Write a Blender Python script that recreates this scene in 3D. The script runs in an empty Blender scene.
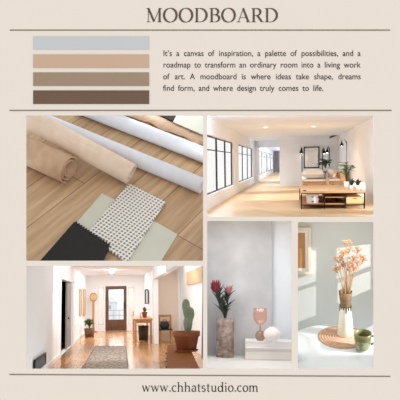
import bpy, bmesh, math, random
from mathutils import Vector, Matrix
random.seed(7)
SC = bpy.context.scene
COL = SC.collection
PI = math.pi
# ------------------------------------------------------------------ camera, sky, exposure
F = 560.0            # focal length in pixels of the 400 px frame
P = 230.0            # image row of the optical axis (vertical lens shift)
D = 5.6              # distance from the lens to the board
cam = bpy.data.cameras.new('camera')
cam.sensor_width = 36; cam.sensor_fit = 'HORIZONTAL'
cam.lens = 36 * F / 400
cam.shift_y = (P - 200) / 400
cam.clip_start = 0.1; cam.clip_end = 200
camo = bpy.data.objects.new('camera', cam); COL.objects.link(camo)
camo.location = (0, 0, 0); camo.rotation_euler = (PI / 2, 0, 0)
SC.camera = camo

def lin(c):
    c = c / 255
    return c / 12.92 if c <= .04045 else ((c + .055) / 1.055) ** 2.4
def rgb(r, g, b): return (lin(r), lin(g), lin(b), 1)

world = bpy.data.worlds.new('daylight'); SC.world = world; world.use_nodes = True
bg = world.node_tree.nodes['Background']
bg.inputs[0].default_value = (1, 1, 1, 1); bg.inputs[1].default_value = 1.0
SC.view_settings.view_transform = 'Standard'; SC.view_settings.look = 'None'
SC.view_settings.exposure = 0; SC.view_settings.gamma = 1
SC.view_settings.use_curve_mapping = False
SC.cycles.max_bounces = 10; SC.cycles.diffuse_bounces = 6; SC.cycles.transparent_max_bounces = 16
SC.cycles.sample_clamp_indirect = 4
SC.cycles.use_denoising = True

class Room:
    """A room behind one opening: local axes x right, y deep, z up, the eye at its origin."""
    def __init__(s, V, H, rect):
        d = Vector(((V - 200) / F, 1, (P - H) / F)).normalized()
        cx, cy = (rect[0] + rect[2]) / 2, (rect[1] + rect[3]) / 2
        rc = Vector(((cx - 200) / F, 1, (P - cy) / F))
        Z = Vector((0, 0, 1))
        u = (Z - rc * (Z.dot(d) / rc.dot(d))).normalized()
        x = d.cross(u)
        s.M = Matrix((x, d, u)).transposed().to_4x4()
        s.Mi = s.M.inverted()
    def ray(s, px, py): return s.Mi @ Vector(((px - 200) / F, 1, (P - py) / F))
    def at(s, px, py, y):
        r = s.ray(px, py); return r * (y / r.y)
    def pl(s, px, py, z):
        r = s.ray(px, py); return r * (z / r.z)
    def sx(s, px, py, x):
        r = s.ray(px, py); return r * (x / r.x)
    def u(s, pt): return (s.M @ Vector(pt)).y / F      # size of one pixel at a point
    def wy(s, px, py, y):
        """point on the pixel's ray at world depth y"""
        return s.ray(px, py) * y

R1 = Room(114, -372, (26, 115, 203, 261))
R2 = Room(293, 161, (207, 115, 374, 217))
R3 = Room(120, 299, (26, 266, 203, 369))
R4 = Room(250, 312, (207, 221, 292, 369))
R5 = Room(336, 48, (298, 222, 374, 369))
class Board:                                           # the board itself: world axes
    M = Matrix.Identity(4)
    @staticmethod
    def b(px, py, y=0.0): return Vector(((px - 200) / 100, D + y, (P - py) / 100))
RB = Board()

def area(name, room, loc, to, sx, sy, rad, col=(1, 1, 1)):
    l = bpy.data.lights.new(name, 'AREA'); l.shape = 'RECTANGLE'; l.size = sx; l.size_y = sy
    l.energy = rad * PI * sx * sy; l.color = col
    o = bpy.data.objects.new(name, l); COL.objects.link(o)
    a = room.M @ Vector(loc); b = room.M @ Vector(to)
    o.matrix_world = Matrix.Translation(a) @ (b - a).to_track_quat('-Z', 'Y').to_matrix().to_4x4()
    return o
def spot(name, room, loc, to, energy, ang, radius, col=(1, 1, 1)):
    l = bpy.data.lights.new(name, 'SPOT'); l.energy = energy; l.spot_size = math.radians(ang)
    l.shadow_soft_size = radius; l.color = col; l.spot_blend = .3
    o = bpy.data.objects.new(name, l); COL.objects.link(o)
    a = room.M @ Vector(loc); b = room.M @ Vector(to)
    o.matrix_world = Matrix.Translation(a) @ (b - a).to_track_quat('-Z', 'Y').to_matrix().to_4x4()
    return o

# daylight, sun and added fill lights of each room
area('loft_fill', R2, (.0, 7.0, .72), (.1, 14.0, .1), 2.0, .9, 5.5, (.9, .95, 1))  # added fill above the near edge, no roof window there
area('window_daylight', R2, (-2.3, 20.0, .2), (.4, 20.0, -.3), 25, 1.4, 7.5, (.84, .92, 1))
area('corridor_fill', R2, (-.75, 18.6, .52), (-.75, 18.6, -1), .6, 2.4, .5, (.95, .97, 1))  # added fill hidden behind the lintel to brighten the corridor
spot('low_sun', R2, (-7.0, 9.0, 2.2), (.1, 11.0, -.62), 5000, 30, .06, (1, .95, .86))
area('hall_fill', R3, (-.1, 9.3, .95), (-.1, 16.5, -.1), 1.7, 2.2, 4.0, (.92, .96, 1))  # added fill out of view over the near hall, not a roof opening
area('hall_ceiling_fill', R3, (-.1, 15.4, .735), (-.1, 15.4, -1), 1.3, 4.0, 3.6, (.86, .93, 1))  # added light panel under the ceiling, brightens the far hall
area('dining_fill', R3, (1.1, 11.0, .71), (1.1, 11.4, -1), .5, 2.2, 1.6, (1, .97, .92))  # added fill for the dining room, no fixture hangs there
area('porch_daylight', R3, (-.0, 19.6, .6), (0, 14.0, -1.0), 1.6, 1.6, 3, (1, .99, .97))
area('top_fill', R4, (-.05, 7.0, 1.2), (-.05, 7.5, -.6), 1.0, .8, 6.2, (.97, .985, 1))  # added light out of view above the vase and books
area('table_fill', R5, (.0, 6.15, -1.90), (.0, 6.3, -3.4), .8, .5, 2.2, (1, .99, .98))  # added light that brightens the table from above, no lamp there

# ------------------------------------------------------------------ mesh helpers
class MB:
    def __init__(s): s.v = []; s.f = []; s.sm = []
    def add(s, vs, fs, smooth=False):
        b = len(s.v); s.v += [Vector(v) for v in vs]
        s.f += [[i + b for i in f] for f in fs]; s.sm += [smooth] * len(fs); return s
    def box(s, lo, hi):
        x0, y0, z0 = lo; x1, y1, z1 = hi
        return s.add([(x0, y0, z0), (x1, y0, z0), (x1, y1, z0), (x0, y1, z0), (x0, y0, z1), (x1, y0, z1), (x1, y1, z1), (x0, y1, z1)],
                     [(0, 3, 2, 1), (4, 5, 6, 7), (0, 1, 5, 4), (1, 2, 6, 5), (2, 3, 7, 6), (3, 0, 4, 7)])
    def obox(s, c, ax, ay, az):
        """box about c with half axes"""
        c = Vector(c); ax = Vector(ax); ay = Vector(ay); az = Vector(az)
        vs = [c + ax * i + ay * j + az * k for k in (-1, 1) for (i, j) in ((-1, -1), (1, -1), (1, 1), (-1, 1))]
        return s.add(vs, [(0, 3, 2, 1), (4, 5, 6, 7), (0, 1, 5, 4), (1, 2, 6, 5), (2, 3, 7, 6), (3, 0, 4, 7)])
    def prism(s, pts, n):
        """polygon pts pushed along vector n"""
        pts = [Vector(p) for p in pts]; n = Vector(n); k = len(pts)
        vs = pts + [p + n for p in pts]
        return s.add(vs, [list(range(k))[::-1], list(range(k, 2 * k))] + [(i, (i + 1) % k, k + (i + 1) % k, k + i) for i in range(k)])
    def tube(s, path, rad, seg=10, caps=True, smooth=True):
        path = [Vector(p) for p in path]; n = len(path)
        if not hasattr(rad, '__len__'): rad = [rad] * n
        vs = []; ref = None
        for i, p in enumerate(path):
            t = (path[min(i + 1, n - 1)] - path[max(i - 1, 0)]).normalized()
            if ref is None: ref = Vector((0, 0, 1)) if abs(t.z) < .9 else Vector((1, 0, 0))
            a = (ref - t * ref.dot(t)).normalized(); b = t.cross(a); ref = a
            vs += [p + (a * math.cos(2 * PI * k / seg) + b * math.sin(2 * PI * k / seg)) * rad[i] for k in range(seg)]
        fs = [(i * seg + k, i * seg + (k + 1) % seg, (i + 1) * seg + (k + 1) % seg, (i + 1) * seg + k) for i in range(n - 1) for k in range(seg)]
        s.add(vs, fs, smooth)
        if caps:
            s.add(vs[:seg], [list(range(seg))[::-1]]); s.add(vs[-seg:], [list(range(seg))])
        return s
    def lathe(s, c, prof, seg=32, flute=0, depth=0, smooth=True):
        """profile [(r, z)] turned about the vertical through c"""
        c = Vector(c); vs = []; n = len(prof)
        for r, z in prof:
            for k in range(seg):
                a = 2 * PI * k / seg; q = r * (1 + depth * math.cos(flute * a)) if flute else r
                vs.append(c + Vector((q * math.cos(a), q * math.sin(a), z)))
        s.add(vs, [(i * seg + k, i * seg + (k + 1) % seg, (i + 1) * seg + (k + 1) % seg, (i + 1) * seg + k) for i in range(n - 1) for k in range(seg)], smooth)
        if prof[0][0] > 1e-6: s.add(vs[:seg], [list(range(seg))[::-1]])
        if prof[-1][0] > 1e-6: s.add(vs[-seg:], [list(range(seg))])
        return s
    def ball(s, c, r, sz=1.0, seg=12, rings=7):
        return s.lathe(c, [(max(1e-7, r * math.sin(PI * i / rings)), -r * sz * math.cos(PI * i / rings)) for i in range(rings + 1)], seg)
    def leaf(s, base, tip, w, up=(0, 0, 1), droop=0.0, cup=.15, n=6, shape=.8):
        base = Vector(base); tip = Vector(tip); ax = tip - base; L = ax.length
        side = ax.cross(Vector(up))
        if side.length < 1e-6: side = Vector((1, 0, 0))
        side.normalize(); nor = side.cross(ax).normalized(); vs = []
        for i in range(n + 1):
            t = i / n; wd = w * (math.sin(PI * min(1, max(0, t)) ** shape) + .06 * (1 - t))
            c = base + ax * t + nor * (droop * L * 4 * t * (1 - t))
            vs += [c - side * wd / 2 + nor * wd * cup, c, c + side * wd / 2 + nor * wd * cup]
        fs = []
        for i in range(n):
            b = i * 3; fs += [(b, b + 1, b + 4, b + 3), (b + 1, b + 2, b + 5, b + 4)]
        return s.add(vs, fs, True)
    def clip(s, room, x0=None, y0=None, x1=None, y1=None, cap=True):
        """cut away what lies beyond the partition planes of a room (picture columns x0, x1 and rows y0, y1)"""
        bm = bmesh.new(); vv = [bm.verts.new(v) for v in s.v]
        for f, sm in zip(s.f, s.sm):
            try: q = bm.faces.new([vv[i] for i in f]); q.smooth = sm
            except ValueError: pass
        for val, pa, pb, sg in ((x0, lambda v: (v, 0), lambda v: (v, 400), -1), (x1, lambda v: (v, 0), lambda v: (v, 400), 1),
                                (y0, lambda v: (0, v), lambda v: (400, v), 1), (y1, lambda v: (0, v), lambda v: (400, v), -1)):
            if val is None: continue
            n = room.ray(*pa(val)).cross(room.ray(*pb(val))).normalized()
            out = room.ray(val + sg * 50, 200) if val in (x0, x1) and pa(0)[1] == 0 and pb(0)[1] == 400 else room.ray(200, val - sg * 50)
            if n.dot(out) < 0: n = -n
            g = bmesh.ops.bisect_plane(bm, geom=bm.verts[:] + bm.edges[:] + bm.faces[:], dist=1e-6, plane_co=(0, 0, 0), plane_no=n, clear_outer=True)
            if cap:
                ed = [e for e in bm.edges if e.is_boundary]
                if ed: bmesh.ops.holes_fill(bm, edges=ed, sides=0)
        bm.verts.index_update()
        s.v = [v.co.copy() for v in bm.verts]; s.f = [[v.index for v in f.verts] for f in bm.faces]; s.sm = [f.smooth for f in bm.faces]
        bm.free(); return s
    def build(s, name, mat, off=(0, 0, 0), bev=0.0, sub=0, solid=0.0):
        off = Vector(off); me = bpy.data.meshes.new(name)
        me.from_pydata([tuple(v - off) for v in s.v], [], s.f)
        me.polygons.foreach_set('use_smooth', s.sm); me.update()
        bm = bmesh.new(); bm.from_mesh(me); bmesh.ops.recalc_face_normals(bm, faces=bm.faces); bm.to_mesh(me); bm.free()
        me.materials.append(mat)
        o = bpy.data.objects.new(name, me); COL.objects.link(o)
        if solid:
            m = o.modifiers.new('thickness', 'SOLIDIFY'); m.thickness = solid; m.offset = 0
        if bev:
            m = o.modifiers.new('bevel', 'BEVEL'); m.width = bev; m.segments = 2; m.limit_method = 'ANGLE'; m.angle_limit = .6
        if sub:
            m = o.modifiers.new('sub', 'SUBSURF'); m.levels = sub; m.render_levels = sub
        return o

def props(o, label=None, cat=None, group=None, kind=None):
    if label: o['label'] = label
    if cat: o['category'] = cat
    if group: o['group'] = group
    if kind: o['kind'] = kind
    return o
class Thing:
    def __init__(s, name, label, cat, room, base, group=None):
        s.o = bpy.data.objects.new(name, None); COL.objects.link(s.o); s.o.empty_display_size = .05
        s.base = Vector(base); s.o.matrix_world = room.M @ Matrix.Translation(s.base)
        props(s.o, label, cat, group)
    def part(s, name, mb, mat, parent=None, label=None, **k):
        o = mb.build(name, mat, s.base, **k)
        o.parent = parent or s.o
        if label: o['label'] = label
        return o
def solo(name, mb, mat, room, base, label, cat, group=None, kind=None, **k):
    o = mb.build(name, mat, base, **k)
    o.matrix_world = room.M @ Matrix.Translation(Vector(base))
    return props(o, label, cat, group, kind)
def struct(name, mb, mat, room, parent=None, **k):
    o = mb.build(name, mat, (0, 0, 0), **k)
    if parent: o.parent = parent
    else:
        o.matrix_world = room.M.copy(); o['kind'] = 'structure'
    return o

def holed(outer, holes, n):
    """flat polygon with holes, pushed along n into a slab: one mesh"""
    bm = bmesh.new(); loops = []
    for lp in [outer] + holes:
        vs = [bm.verts.new(p) for p in lp]; loops.append(vs)
        for i in range(len(vs)): bm.edges.new((vs[i], vs[(i + 1) % len(vs)]))
    bmesh.ops.triangle_fill(bm, use_beauty=True, use_dissolve=False, edges=bm.edges[:])
    bmesh.ops.recalc_face_normals(bm, faces=bm.faces)
    g = bmesh.ops.extrude_face_region(bm, geom=bm.faces[:])
    for e in g['geom']:
        if isinstance(e, bmesh.types.BMVert): e.co += Vector(n)
    bmesh.ops.recalc_face_normals(bm, faces=bm.faces)
    m = MB(); bm.verts.index_update()
    m.add([v.co.copy() for v in bm.verts], [[v.index for v in f.verts] for f in bm.faces]); bm.free()
    return m

# ------------------------------------------------------------------ materials
def base_mat(name):
    m = bpy.data.materials.new(name); m.use_nodes = True
    nt = m.node_tree; return m, nt, nt.nodes['Principled BSDF']
def N(nt, t, **k):
    n = nt.nodes.new(t)
    for a, b in k.items():
        if a.startswith('i_'): n.inputs[a[2:].replace('_', ' ')].default_value = b
        else: setattr(n, a, b)
    return n
def mapped(nt, scale=(1, 1, 1), rot=(0, 0, 0)):
    tc = N(nt, 'ShaderNodeTexCoord'); mp = N(nt, 'ShaderNodeMapping')
    mp.inputs['Scale'].default_value = scale; mp.inputs['Rotation'].default_value = rot
    nt.links.new(tc.outputs['Object'], mp.inputs['Vector']); return mp.outputs['Vector']
def mat(name, c, rough=.6, var=.05, scale=6, c2=None, metal=0, stretch=(1, 1, 1), bump=0, detail=4, spec=.5, contrast=(.35, .65)):
    m, nt, b = base_mat(name)
    b.inputs['Roughness'].default_value = rough; b.inputs['Metallic'].default_value = metal
    b.inputs['Specular IOR Level'].default_value = spec
    c = rgb(*c); d = rgb(*c2) if c2 else tuple(x * (1 - var * 2) for x in c[:3]) + (1,)
    nz = N(nt, 'ShaderNodeTexNoise', i_Scale=scale, i_Detail=detail)
    nt.links.new(mapped(nt, stretch), nz.inputs['Vector'])
    cr = N(nt, 'ShaderNodeValToRGB'); e = cr.color_ramp.elements
    e[0].position, e[1].position = contrast; e[0].color = d; e[1].color = c
    nt.links.new(nz.outputs['Fac'], cr.inputs['Fac']); nt.links.new(cr.outputs['Color'], b.inputs['Base Color'])
    if bump:
        bp = N(nt, 'ShaderNodeBump', i_Strength=bump, i_Distance=.02)
        nt.links.new(nz.outputs['Fac'], bp.inputs['Height']); nt.links.new(bp.outputs['Normal'], b.inputs['Normal'])
    return m
def planks(name, ca, cb, gap, width, length, rot=0, rough=.4, grain=18, mix=.5):
    m, nt, b = base_mat(name); b.inputs['Roughness'].default_value = rough
    v = mapped(nt, (1, 1, 1), (0, 0, rot))
    br = N(nt, 'ShaderNodeTexBrick', offset=.37, i_Scale=1.0, i_Mortar_Size=width * .012, i_Brick_Width=length, i_Row_Height=width, i_Bias=0.0)
    br.inputs['Color1'].default_value = rgb(*ca); br.inputs['Color2'].default_value = rgb(*cb); br.inputs['Mortar'].default_value = rgb(*gap)
    nt.links.new(v, br.inputs['Vector'])
    mp = N(nt, 'ShaderNodeMapping'); mp.inputs['Scale'].default_value = (.12, 1.6, 1)
    nt.links.new(v, mp.inputs['Vector'])
    nz = N(nt, 'ShaderNodeTexNoise', i_Scale=grain, i_Detail=6)
    nt.links.new(mp.outputs['Vector'], nz.inputs['Vector'])
    cr = N(nt, 'ShaderNodeValToRGB'); e = cr.color_ramp.elements
    e[0].position, e[1].position = .36, .64; e[0].color = (1 - mix, 1 - mix * 1.1, 1 - mix * 1.25, 1); e[1].color = (1, 1, 1, 1)
    nt.links.new(nz.outputs['Fac'], cr.inputs['Fac'])
    mx = N(nt, 'ShaderNodeMix', data_type='RGBA', blend_type='MULTIPLY'); mx.inputs['Factor'].default_value = 1
    nt.links.new(br.outputs['Color'], mx.inputs[6]); nt.links.new(cr.outputs['Color'], mx.inputs[7])
    nt.links.new(mx.outputs[2], b.inputs['Base Color']); return m
def glassy(name, tint, gloss=.12, rough=.05, diff=0.0, dc=(255, 255, 255)):
    m, nt, b = base_mat(name); out = nt.nodes['Material Output']
    t = N(nt, 'ShaderNodeBsdfTransparent'); t.inputs[0].default_value = rgb(*tint)
    g = N(nt, 'ShaderNodeBsdfGlossy'); g.inputs['Roughness'].default_value = rough
    x = N(nt, 'ShaderNodeMixShader'); x.inputs[0].default_value = gloss
    nt.links.new(t.outputs[0], x.inputs[1]); nt.links.new(g.outputs[0], x.inputs[2]); last = x
    if diff:
        dd = N(nt, 'ShaderNodeBsdfDiffuse'); dd.inputs[0].default_value = rgb(*dc)
        y = N(nt, 'ShaderNodeMixShader'); y.inputs[0].default_value = diff
        nt.links.new(x.outputs[0], y.inputs[1]); nt.links.new(dd.outputs[0], y.inputs[2]); last = y
    nt.links.new(last.outputs[0], out.inputs['Surface']); nt.nodes.remove(b); return m

M = {}
M['board'] = mat('cream_card', (234, 224, 213), 1, .004, 2, spec=0)
M['ink'] = mat('dark_brown_ink', (66, 56, 51), 1, .01, spec=0)
M['title'] = mat('brown_title_ink', (104, 87, 76), 1, .01, spec=0)
M['rule'] = mat('brown_rule_ink', (138, 122, 110), 1, .01, spec=0)
for i, c in enumerate([(200, 202, 203), (203, 174, 149), (161, 141, 119), (115, 94, 80)]):
    M['sw%d' % i] = mat('swatch_paint', c, 1, .008, 3, spec=0)
M['white'] = mat('white_paint', (242, 243, 246), .7, .01, 2)
M['ceil'] = mat('cool_white_ceiling', (240, 246, 255), .8, .01, 2)
M['hallwall'] = mat('hall_white_paint', (245, 246, 246), .7, .01, 2)
M['hallceil'] = mat('cool_hall_ceiling', (240, 246, 255), .8, .01, 2)
M['pinkwall'] = mat('blush_paint', (240, 226, 210), .7, .01, 2)
M['black'] = mat('black_metal', (22, 20, 20), .5, .05, spec=.25)
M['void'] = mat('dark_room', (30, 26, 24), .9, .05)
M['pane'] = glassy('clear_glass', (255, 255, 255), .05)
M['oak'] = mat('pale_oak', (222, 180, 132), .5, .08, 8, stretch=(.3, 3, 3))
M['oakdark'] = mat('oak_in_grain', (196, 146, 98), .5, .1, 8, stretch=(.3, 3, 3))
M['leaf'] = mat('green_leaf', (96, 128, 62), .5, .2, 20)
M['leafdark'] = mat('dark_green_leaf', (56, 80, 48), .5, .2, 20)
M['soil'] = mat('soil', (70, 50, 38), .9, .2, 60)
M['pot'] = mat('white_pot', (245, 242, 240), .4, .01)
M['terra'] = mat('terracotta', (164, 94, 56), .75, .1, 9)
M['walnut'] = mat('brown_door_wood', (104, 66, 40), .45, .12, 10, stretch=(3, 3, .4))
M['honey'] = mat('honey_wood', (198, 140, 76), .4, .1, 10, stretch=(3, 1, .5))
M['linen'] = mat('white_linen', (246, 240, 234), .9, .02, 14, bump=.2)
M['beige'] = mat('beige_throw', (226, 206, 186), .9, .06, 30, bump=.3)

# ------------------------------------------------------------------ the board
B = Board.b
def rect(x0, y0, x1, y1, y=0.0): return [B(x0, y0, y), B(x1, y0, y), B(x1, y1, y), B(x0, y1, y)]
def rrect(x0, y0, x1, y1, r=1.0):
    pts = []
    for cx, cy, a0 in ((x1 - r, y0 + r, -90), (x1 - r, y1 - r, 0), (x0 + r, y1 - r, 90), (x0 + r, y0 + r, 180)):
        for k in range(3):
            a = math.radians(a0 + 45 * k); pts.append(B(cx + r * math.cos(a), cy + r * math.sin(a)))
    return pts
OPEN = [(26, 115.3, 203, 260.8), (207.2, 115.3, 373.8, 216.8), (26.2, 266, 203, 369), (207.3, 221, 291.8, 369), (298, 222, 373.7, 369.2)]
struct('wall_front', holed(rect(-12, -12, 412, 412), [rrect(*r) for r in OPEN], (0, .015, 0)), M['board'], RB)

for i, (y0, y1, lb) in enumerate([(36.5, 49.6, 'pale grey paint swatch, topmost of the four colour bars'), (54.5, 68, 'peachy tan paint swatch under the pale grey bar'),
                                  (72.5, 86, 'taupe brown paint swatch between the tan and the dark brown bars'), (90.5, 104, 'dark brown paint swatch, lowest of the four colour bars')]):
    solo('paint_swatch', MB().prism(rect(33.3, y0, 149.2, y1, -.006), (0, .006, 0)), M['sw%d' % i], RB, B(91, y1), lb, 'swatch', 'colour bars of the palette')
for pts, lb in (([(10, 29.6), (390, 29.6), (390, 30.7), (10, 30.7)], 'thin brown rule under the large title'),
                ([(9.5, 109.9), (391.5, 109.9), (391.5, 111.0), (9.5, 111.0)], 'thin brown rule between the palette and the pictures'),
                ([(9.5, 373.9), (390.3, 375.8), (390.3, 376.9), (9.5, 375)], 'thin brown rule above the web address')):
    o = solo('rule_line', MB().prism([B(x, y, -.003) for x, y in pts], (0, .003, 0)), M['rule'], RB, B(pts[0][0], pts[0][1]), lb, 'line', 'rules across the board')

# lettering drawn with a broad pen
def ribbon(mb, pts, ox, oy, s, tk, tn, phi=15, w=None, close=False):
    """pts in em units (x right, y up) -> ribbon on the board; ox, oy: pixel of the glyph's origin; s: pixels per em unit"""
    k = len(pts); L = []; Rr = []
    for i in range(k):
        if close: a, b = pts[i - 1], pts[(i + 1) % k]
        else: a, b = pts[max(0, i - 1)], pts[min(k - 1, i + 1)]
        dx, dy = b[0] - a[0], b[1] - a[1]; l = math.hypot(dx, dy) or 1; dx /= l; dy /= l
        wd = w if w is not None else tn + (tk - tn) * abs(math.sin(math.atan2(dy, dx) - math.radians(phi)))
        L.append((pts[i][0] - dy * wd / 2, pts[i][1] + dx * wd / 2)); Rr.append((pts[i][0] + dy * wd / 2, pts[i][1] - dx * wd / 2))
    for i in range(k if close else k - 1):
        j = (i + 1) % k
        q = [L[i], Rr[i], Rr[j], L[j]]
        mb.prism([B(ox + x * s, oy - y * s, -.003) for x, y in q], (0, .003, 0))
def arc(cx, cy, rx, ry, a0, a1, n=14):
    return [(cx + rx * math.cos(math.radians(a0 + (a1 - a0) * i / n)), cy + ry * math.sin(math.radians(a0 + (a1 - a0) * i / n))) for i in range(n + 1)]
# capitals: height 1; list of (points, width or None, closed)
t_, n_ = .15, .035
CAPS = {
 'M': (1.16, [([(.17, 0), (.17, 1)], n_ * 1.3, 0), ([(.17, 1), (.58, .04)], t_, 0), ([(.58, .04), (.98, 1)], n_ * 1.2, 0), ([(.98, 0), (.98, 1)], t_, 0),
              ([(.04, .018), (.30, .018)], n_, 0), ([(.02, .982), (.2, .982)], n_, 0), ([(.82, .018), (1.14, .018)], n_, 0), ([(.94, .982), (1.14, .982)], n_, 0)]),
 'O': (1.08, [(arc(.54, .5, .45, .5, 0, 360, 36)[:-1], None, 1)]),
 'D': (1.02, [([(.2, 0), (.2, 1)], t_, 0), ([(.04, .018), (.45, .018)], n_, 0), ([(.04, .982), (.45, .982)], n_, 0), (arc(.42, .5, .48, .482, -90, 90, 20), None, 0)]),
 'B': (.82, [([(.2, 0), (.2, 1)], t_, 0), ([(.04, .018), (.45, .018)], n_, 0), ([(.04, .982), (.42, .982)], n_, 0), ([(.2, .53), (.45, .53)], n_, 0),
             (arc(.40, .755, .27, .227, -90, 90, 14), None, 0), (arc(.43, .275, .31, .257, -90, 90, 14), None, 0)]),
 'A': (.98, [([(.12, 0), (.49, 1)], n_ * 1.3, 0), ([(.46, 1), (.85, 0)], t_, 0), ([(.24, .33), (.72, .33)], n_, 0), ([(0, .018), (.26, .018)], n_, 0), ([(.68, .018), (1.0, .018)], n_, 0)]),
 'R': (.92, [([(.2, 0), (.2, 1)], t_, 0), ([(.04, .018), (.36, .018)], n_, 0), ([(.04, .982), (.42, .982)], n_, 0), ([(.2, .48), (.42, .48)], n_, 0),
             (arc(.40, .731, .28, .251, -90, 90, 14), None, 0), ([(.45, .5), (.78, .03)], t_, 0), ([(.74, .018), (.95, .018)], n_, 0)]),
}
tw = 'MOODBOARD'
tot = sum(CAPS[c][0] for c in tw)
def lettering(text, table, x0, x1, base, s, tk, tn, phi):
    mb = MB(); w = sum(table[c][0] for c in text) * s; gap = (x1 - x0 - w) / (len(text) - 1); x = x0
    for c in text:
        for pts, wd, cl in table[c][1]: ribbon(mb, pts, x, base, s, tk, tn, phi, wd, bool(cl))
        x += table[c][0] * s + gap
    return mb
solo('title_lettering', lettering(tw, CAPS, 146, 278.5, 22.2, 13.9, .17, .03, 8), M['title'], RB, B(212, 22),
     'large brown serif capitals spelling MOODBOARD across the top of the board', 'lettering')
k_, j_ = .17, .07
def stem_(x, top): return [([(x, 0), (x, top)], k_, 0), ([(x - .17, .03), (x + .17, .03)], j_, 0), ([(x - .2, top - .04), (x, top - .03)], j_, 0)]
LOW = {
 'w': (1.42, [([(.12, 1), (.42, .02)], k_, 0), ([(.42, .02), (.71, .95)], j_, 0), ([(.71, .95), (1.0, .02)], k_, 0), ([(1.0, .02), (1.28, 1)], j_, 0),
              ([(0, .97), (.26, .97)], j_, 0), ([(.56, .97), (.8, .97)], j_, 0), ([(1.16, .97), (1.42, .97)], j_, 0)]),
 'c': (.84, [(arc(.46, .5, .37, .5, 48, 312, 22), None, 0)]),
 'h': (1.1, stem_(.2, 1.6) + [(arc(.52, .6, .32, .38, 180, 0, 14), None, 0), ([(.84, 0), (.84, .6)], k_, 0), ([(.67, .03), (1.02, .03)], j_, 0)]),
 'a': (.86, [(arc(.40, .66, .28, .34, 150, 0, 10), None, 0), ([(.66, .12), (.66, .68)], k_, 0), (arc(.38, .28, .29, .28, 80, 360, 18), None, 0), ([(.66, .1), (.86, .03)], j_, 0)]),
 't': (.64, [([(.28, .2), (.28, 1.3)], k_, 0), (arc(.46, .22, .18, .22, 180, 300, 8), None, 0), ([(.04, .96), (.58, .96)], j_, 0)]),
 's': (.74, [(arc(.37, .74, .25, .26, 40, 250, 12), None, 0), (arc(.37, .26, .27, .26, 80, -150, 12), None, 0)]),
 'u': (1.08, [([(.22, .35), (.22, 1)], k_, 0), (arc(.52, .38, .30, .38, 180, 340, 12), None, 0), ([(.82, 0), (.82, 1)], k_, 0), ([(.04, .97), (.24, .97)], j_, 0), ([(.64, .97), (.84, .97)], j_, 0), ([(.82, .03), (1.02, .03)], j_, 0)]),
 'd': (1.04, [(arc(.46, .48, .37, .48, 0, 360, 24)[:-1], None, 1), ([(.82, 0), (.82, 1.6)], k_, 0), ([(.64, 1.57), (.84, 1.57)], j_, 0), ([(.82, .03), (1.02, .03)], j_, 0)]),
 'i': (.5, stem_(.25, 1.0) + [([(.25, 1.32), (.25, 1.52)], .2, 0)]),
 'o': (.96, [(arc(.48, .5, .39, .5, 0, 360, 24)[:-1], None, 1)]),
 'm': (1.64, stem_(.2, 1.0) + [(arc(.49, .6, .29, .38, 180, 0, 12), None, 0), ([(.78, 0), (.78, .6)], k_, 0), ([(.62, .03), (.95, .03)], j_, 0),
              (arc(1.07, .6, .29, .38, 180, 0, 12), None, 0), ([(1.36, 0), (1.36, .6)], k_, 0), ([(1.2, .03), (1.54, .03)], j_, 0)]),
 '.': (.4, [([(.2, 0), (.2, .2)], .21, 0)]),
}
solo('web_address', lettering('www.chhatstudio.com', LOW, 142, 258.5, 391.6, 5.9, .19, .07, 15), M['ink'], RB, B(200, 392),
     'dark serif web address printed below the lowest rule', 'lettering')

def word_mesh(txt, size):
    cu = bpy.data.curves.new('w', 'FONT'); cu.body = txt; cu.size = size; cu.offset = .03
    ob = bpy.data.objects.new('w', cu); COL.objects.link(ob)
    bpy.context.view_layer.update()
    me = bpy.data.meshes.new_from_object(ob.evaluated_get(bpy.context.evaluated_depsgraph_get()))
    vs = [v.co.copy() for v in me.vertices]; fs = [list(p.vertices) for p in me.polygons]
    COL.objects.unlink(ob); bpy.data.objects.remove(ob); bpy.data.curves.remove(cu); bpy.data.meshes.remove(me)
    return vs, fs
para = Thing('paragraph_text', 'four lines of small dark text beside the colour bars', 'text', RB, B(262, 91))
LINES = [("It\u2019s a canvas of inspiration, a palette of possibilities, and a", 56.1, 360.6), ("roadmap to transform an ordinary room into a living work", 67.6, 360.6),
         ("of art. A moodboard is where ideas take shape, dreams", 79.3, 360.6), ("find form, and where design truly comes to life.", 90.9, 323.2)]
KX = .93
for txt, base, x1 in LINES:
    ws = txt.split(' '); data = [word_mesh(w, 8.3) for w in ws]
    wid = [max(v.x for v in d[0]) * KX for d in data]; gap = (x1 - 163 - sum(wid)) / (len(ws) - 1); x = 163
    for (vs, fs), w in zip(data, wid):
        para.part('printed_word', MB().add([B(x + v.x * KX, base - v.y, -.003) for v in vs], fs), M['ink']); x += w + gap

# ------------------------------------------------------------------ opening 1: paper rolls and samples on planks
h1 = 1.0
y_ = (R1.M @ R1.pl(114, 261, -1)).y; h1 = 6.05 / y_
G = lambda px, py, up=0.0: R1.pl(px, py, -h1 + up)
M['planks'] = planks('worn_oak_planks', (206, 174, 138), (190, 156, 120), (130, 98, 70), .46, 4.5, 0, .55, 9, .26)
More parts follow.
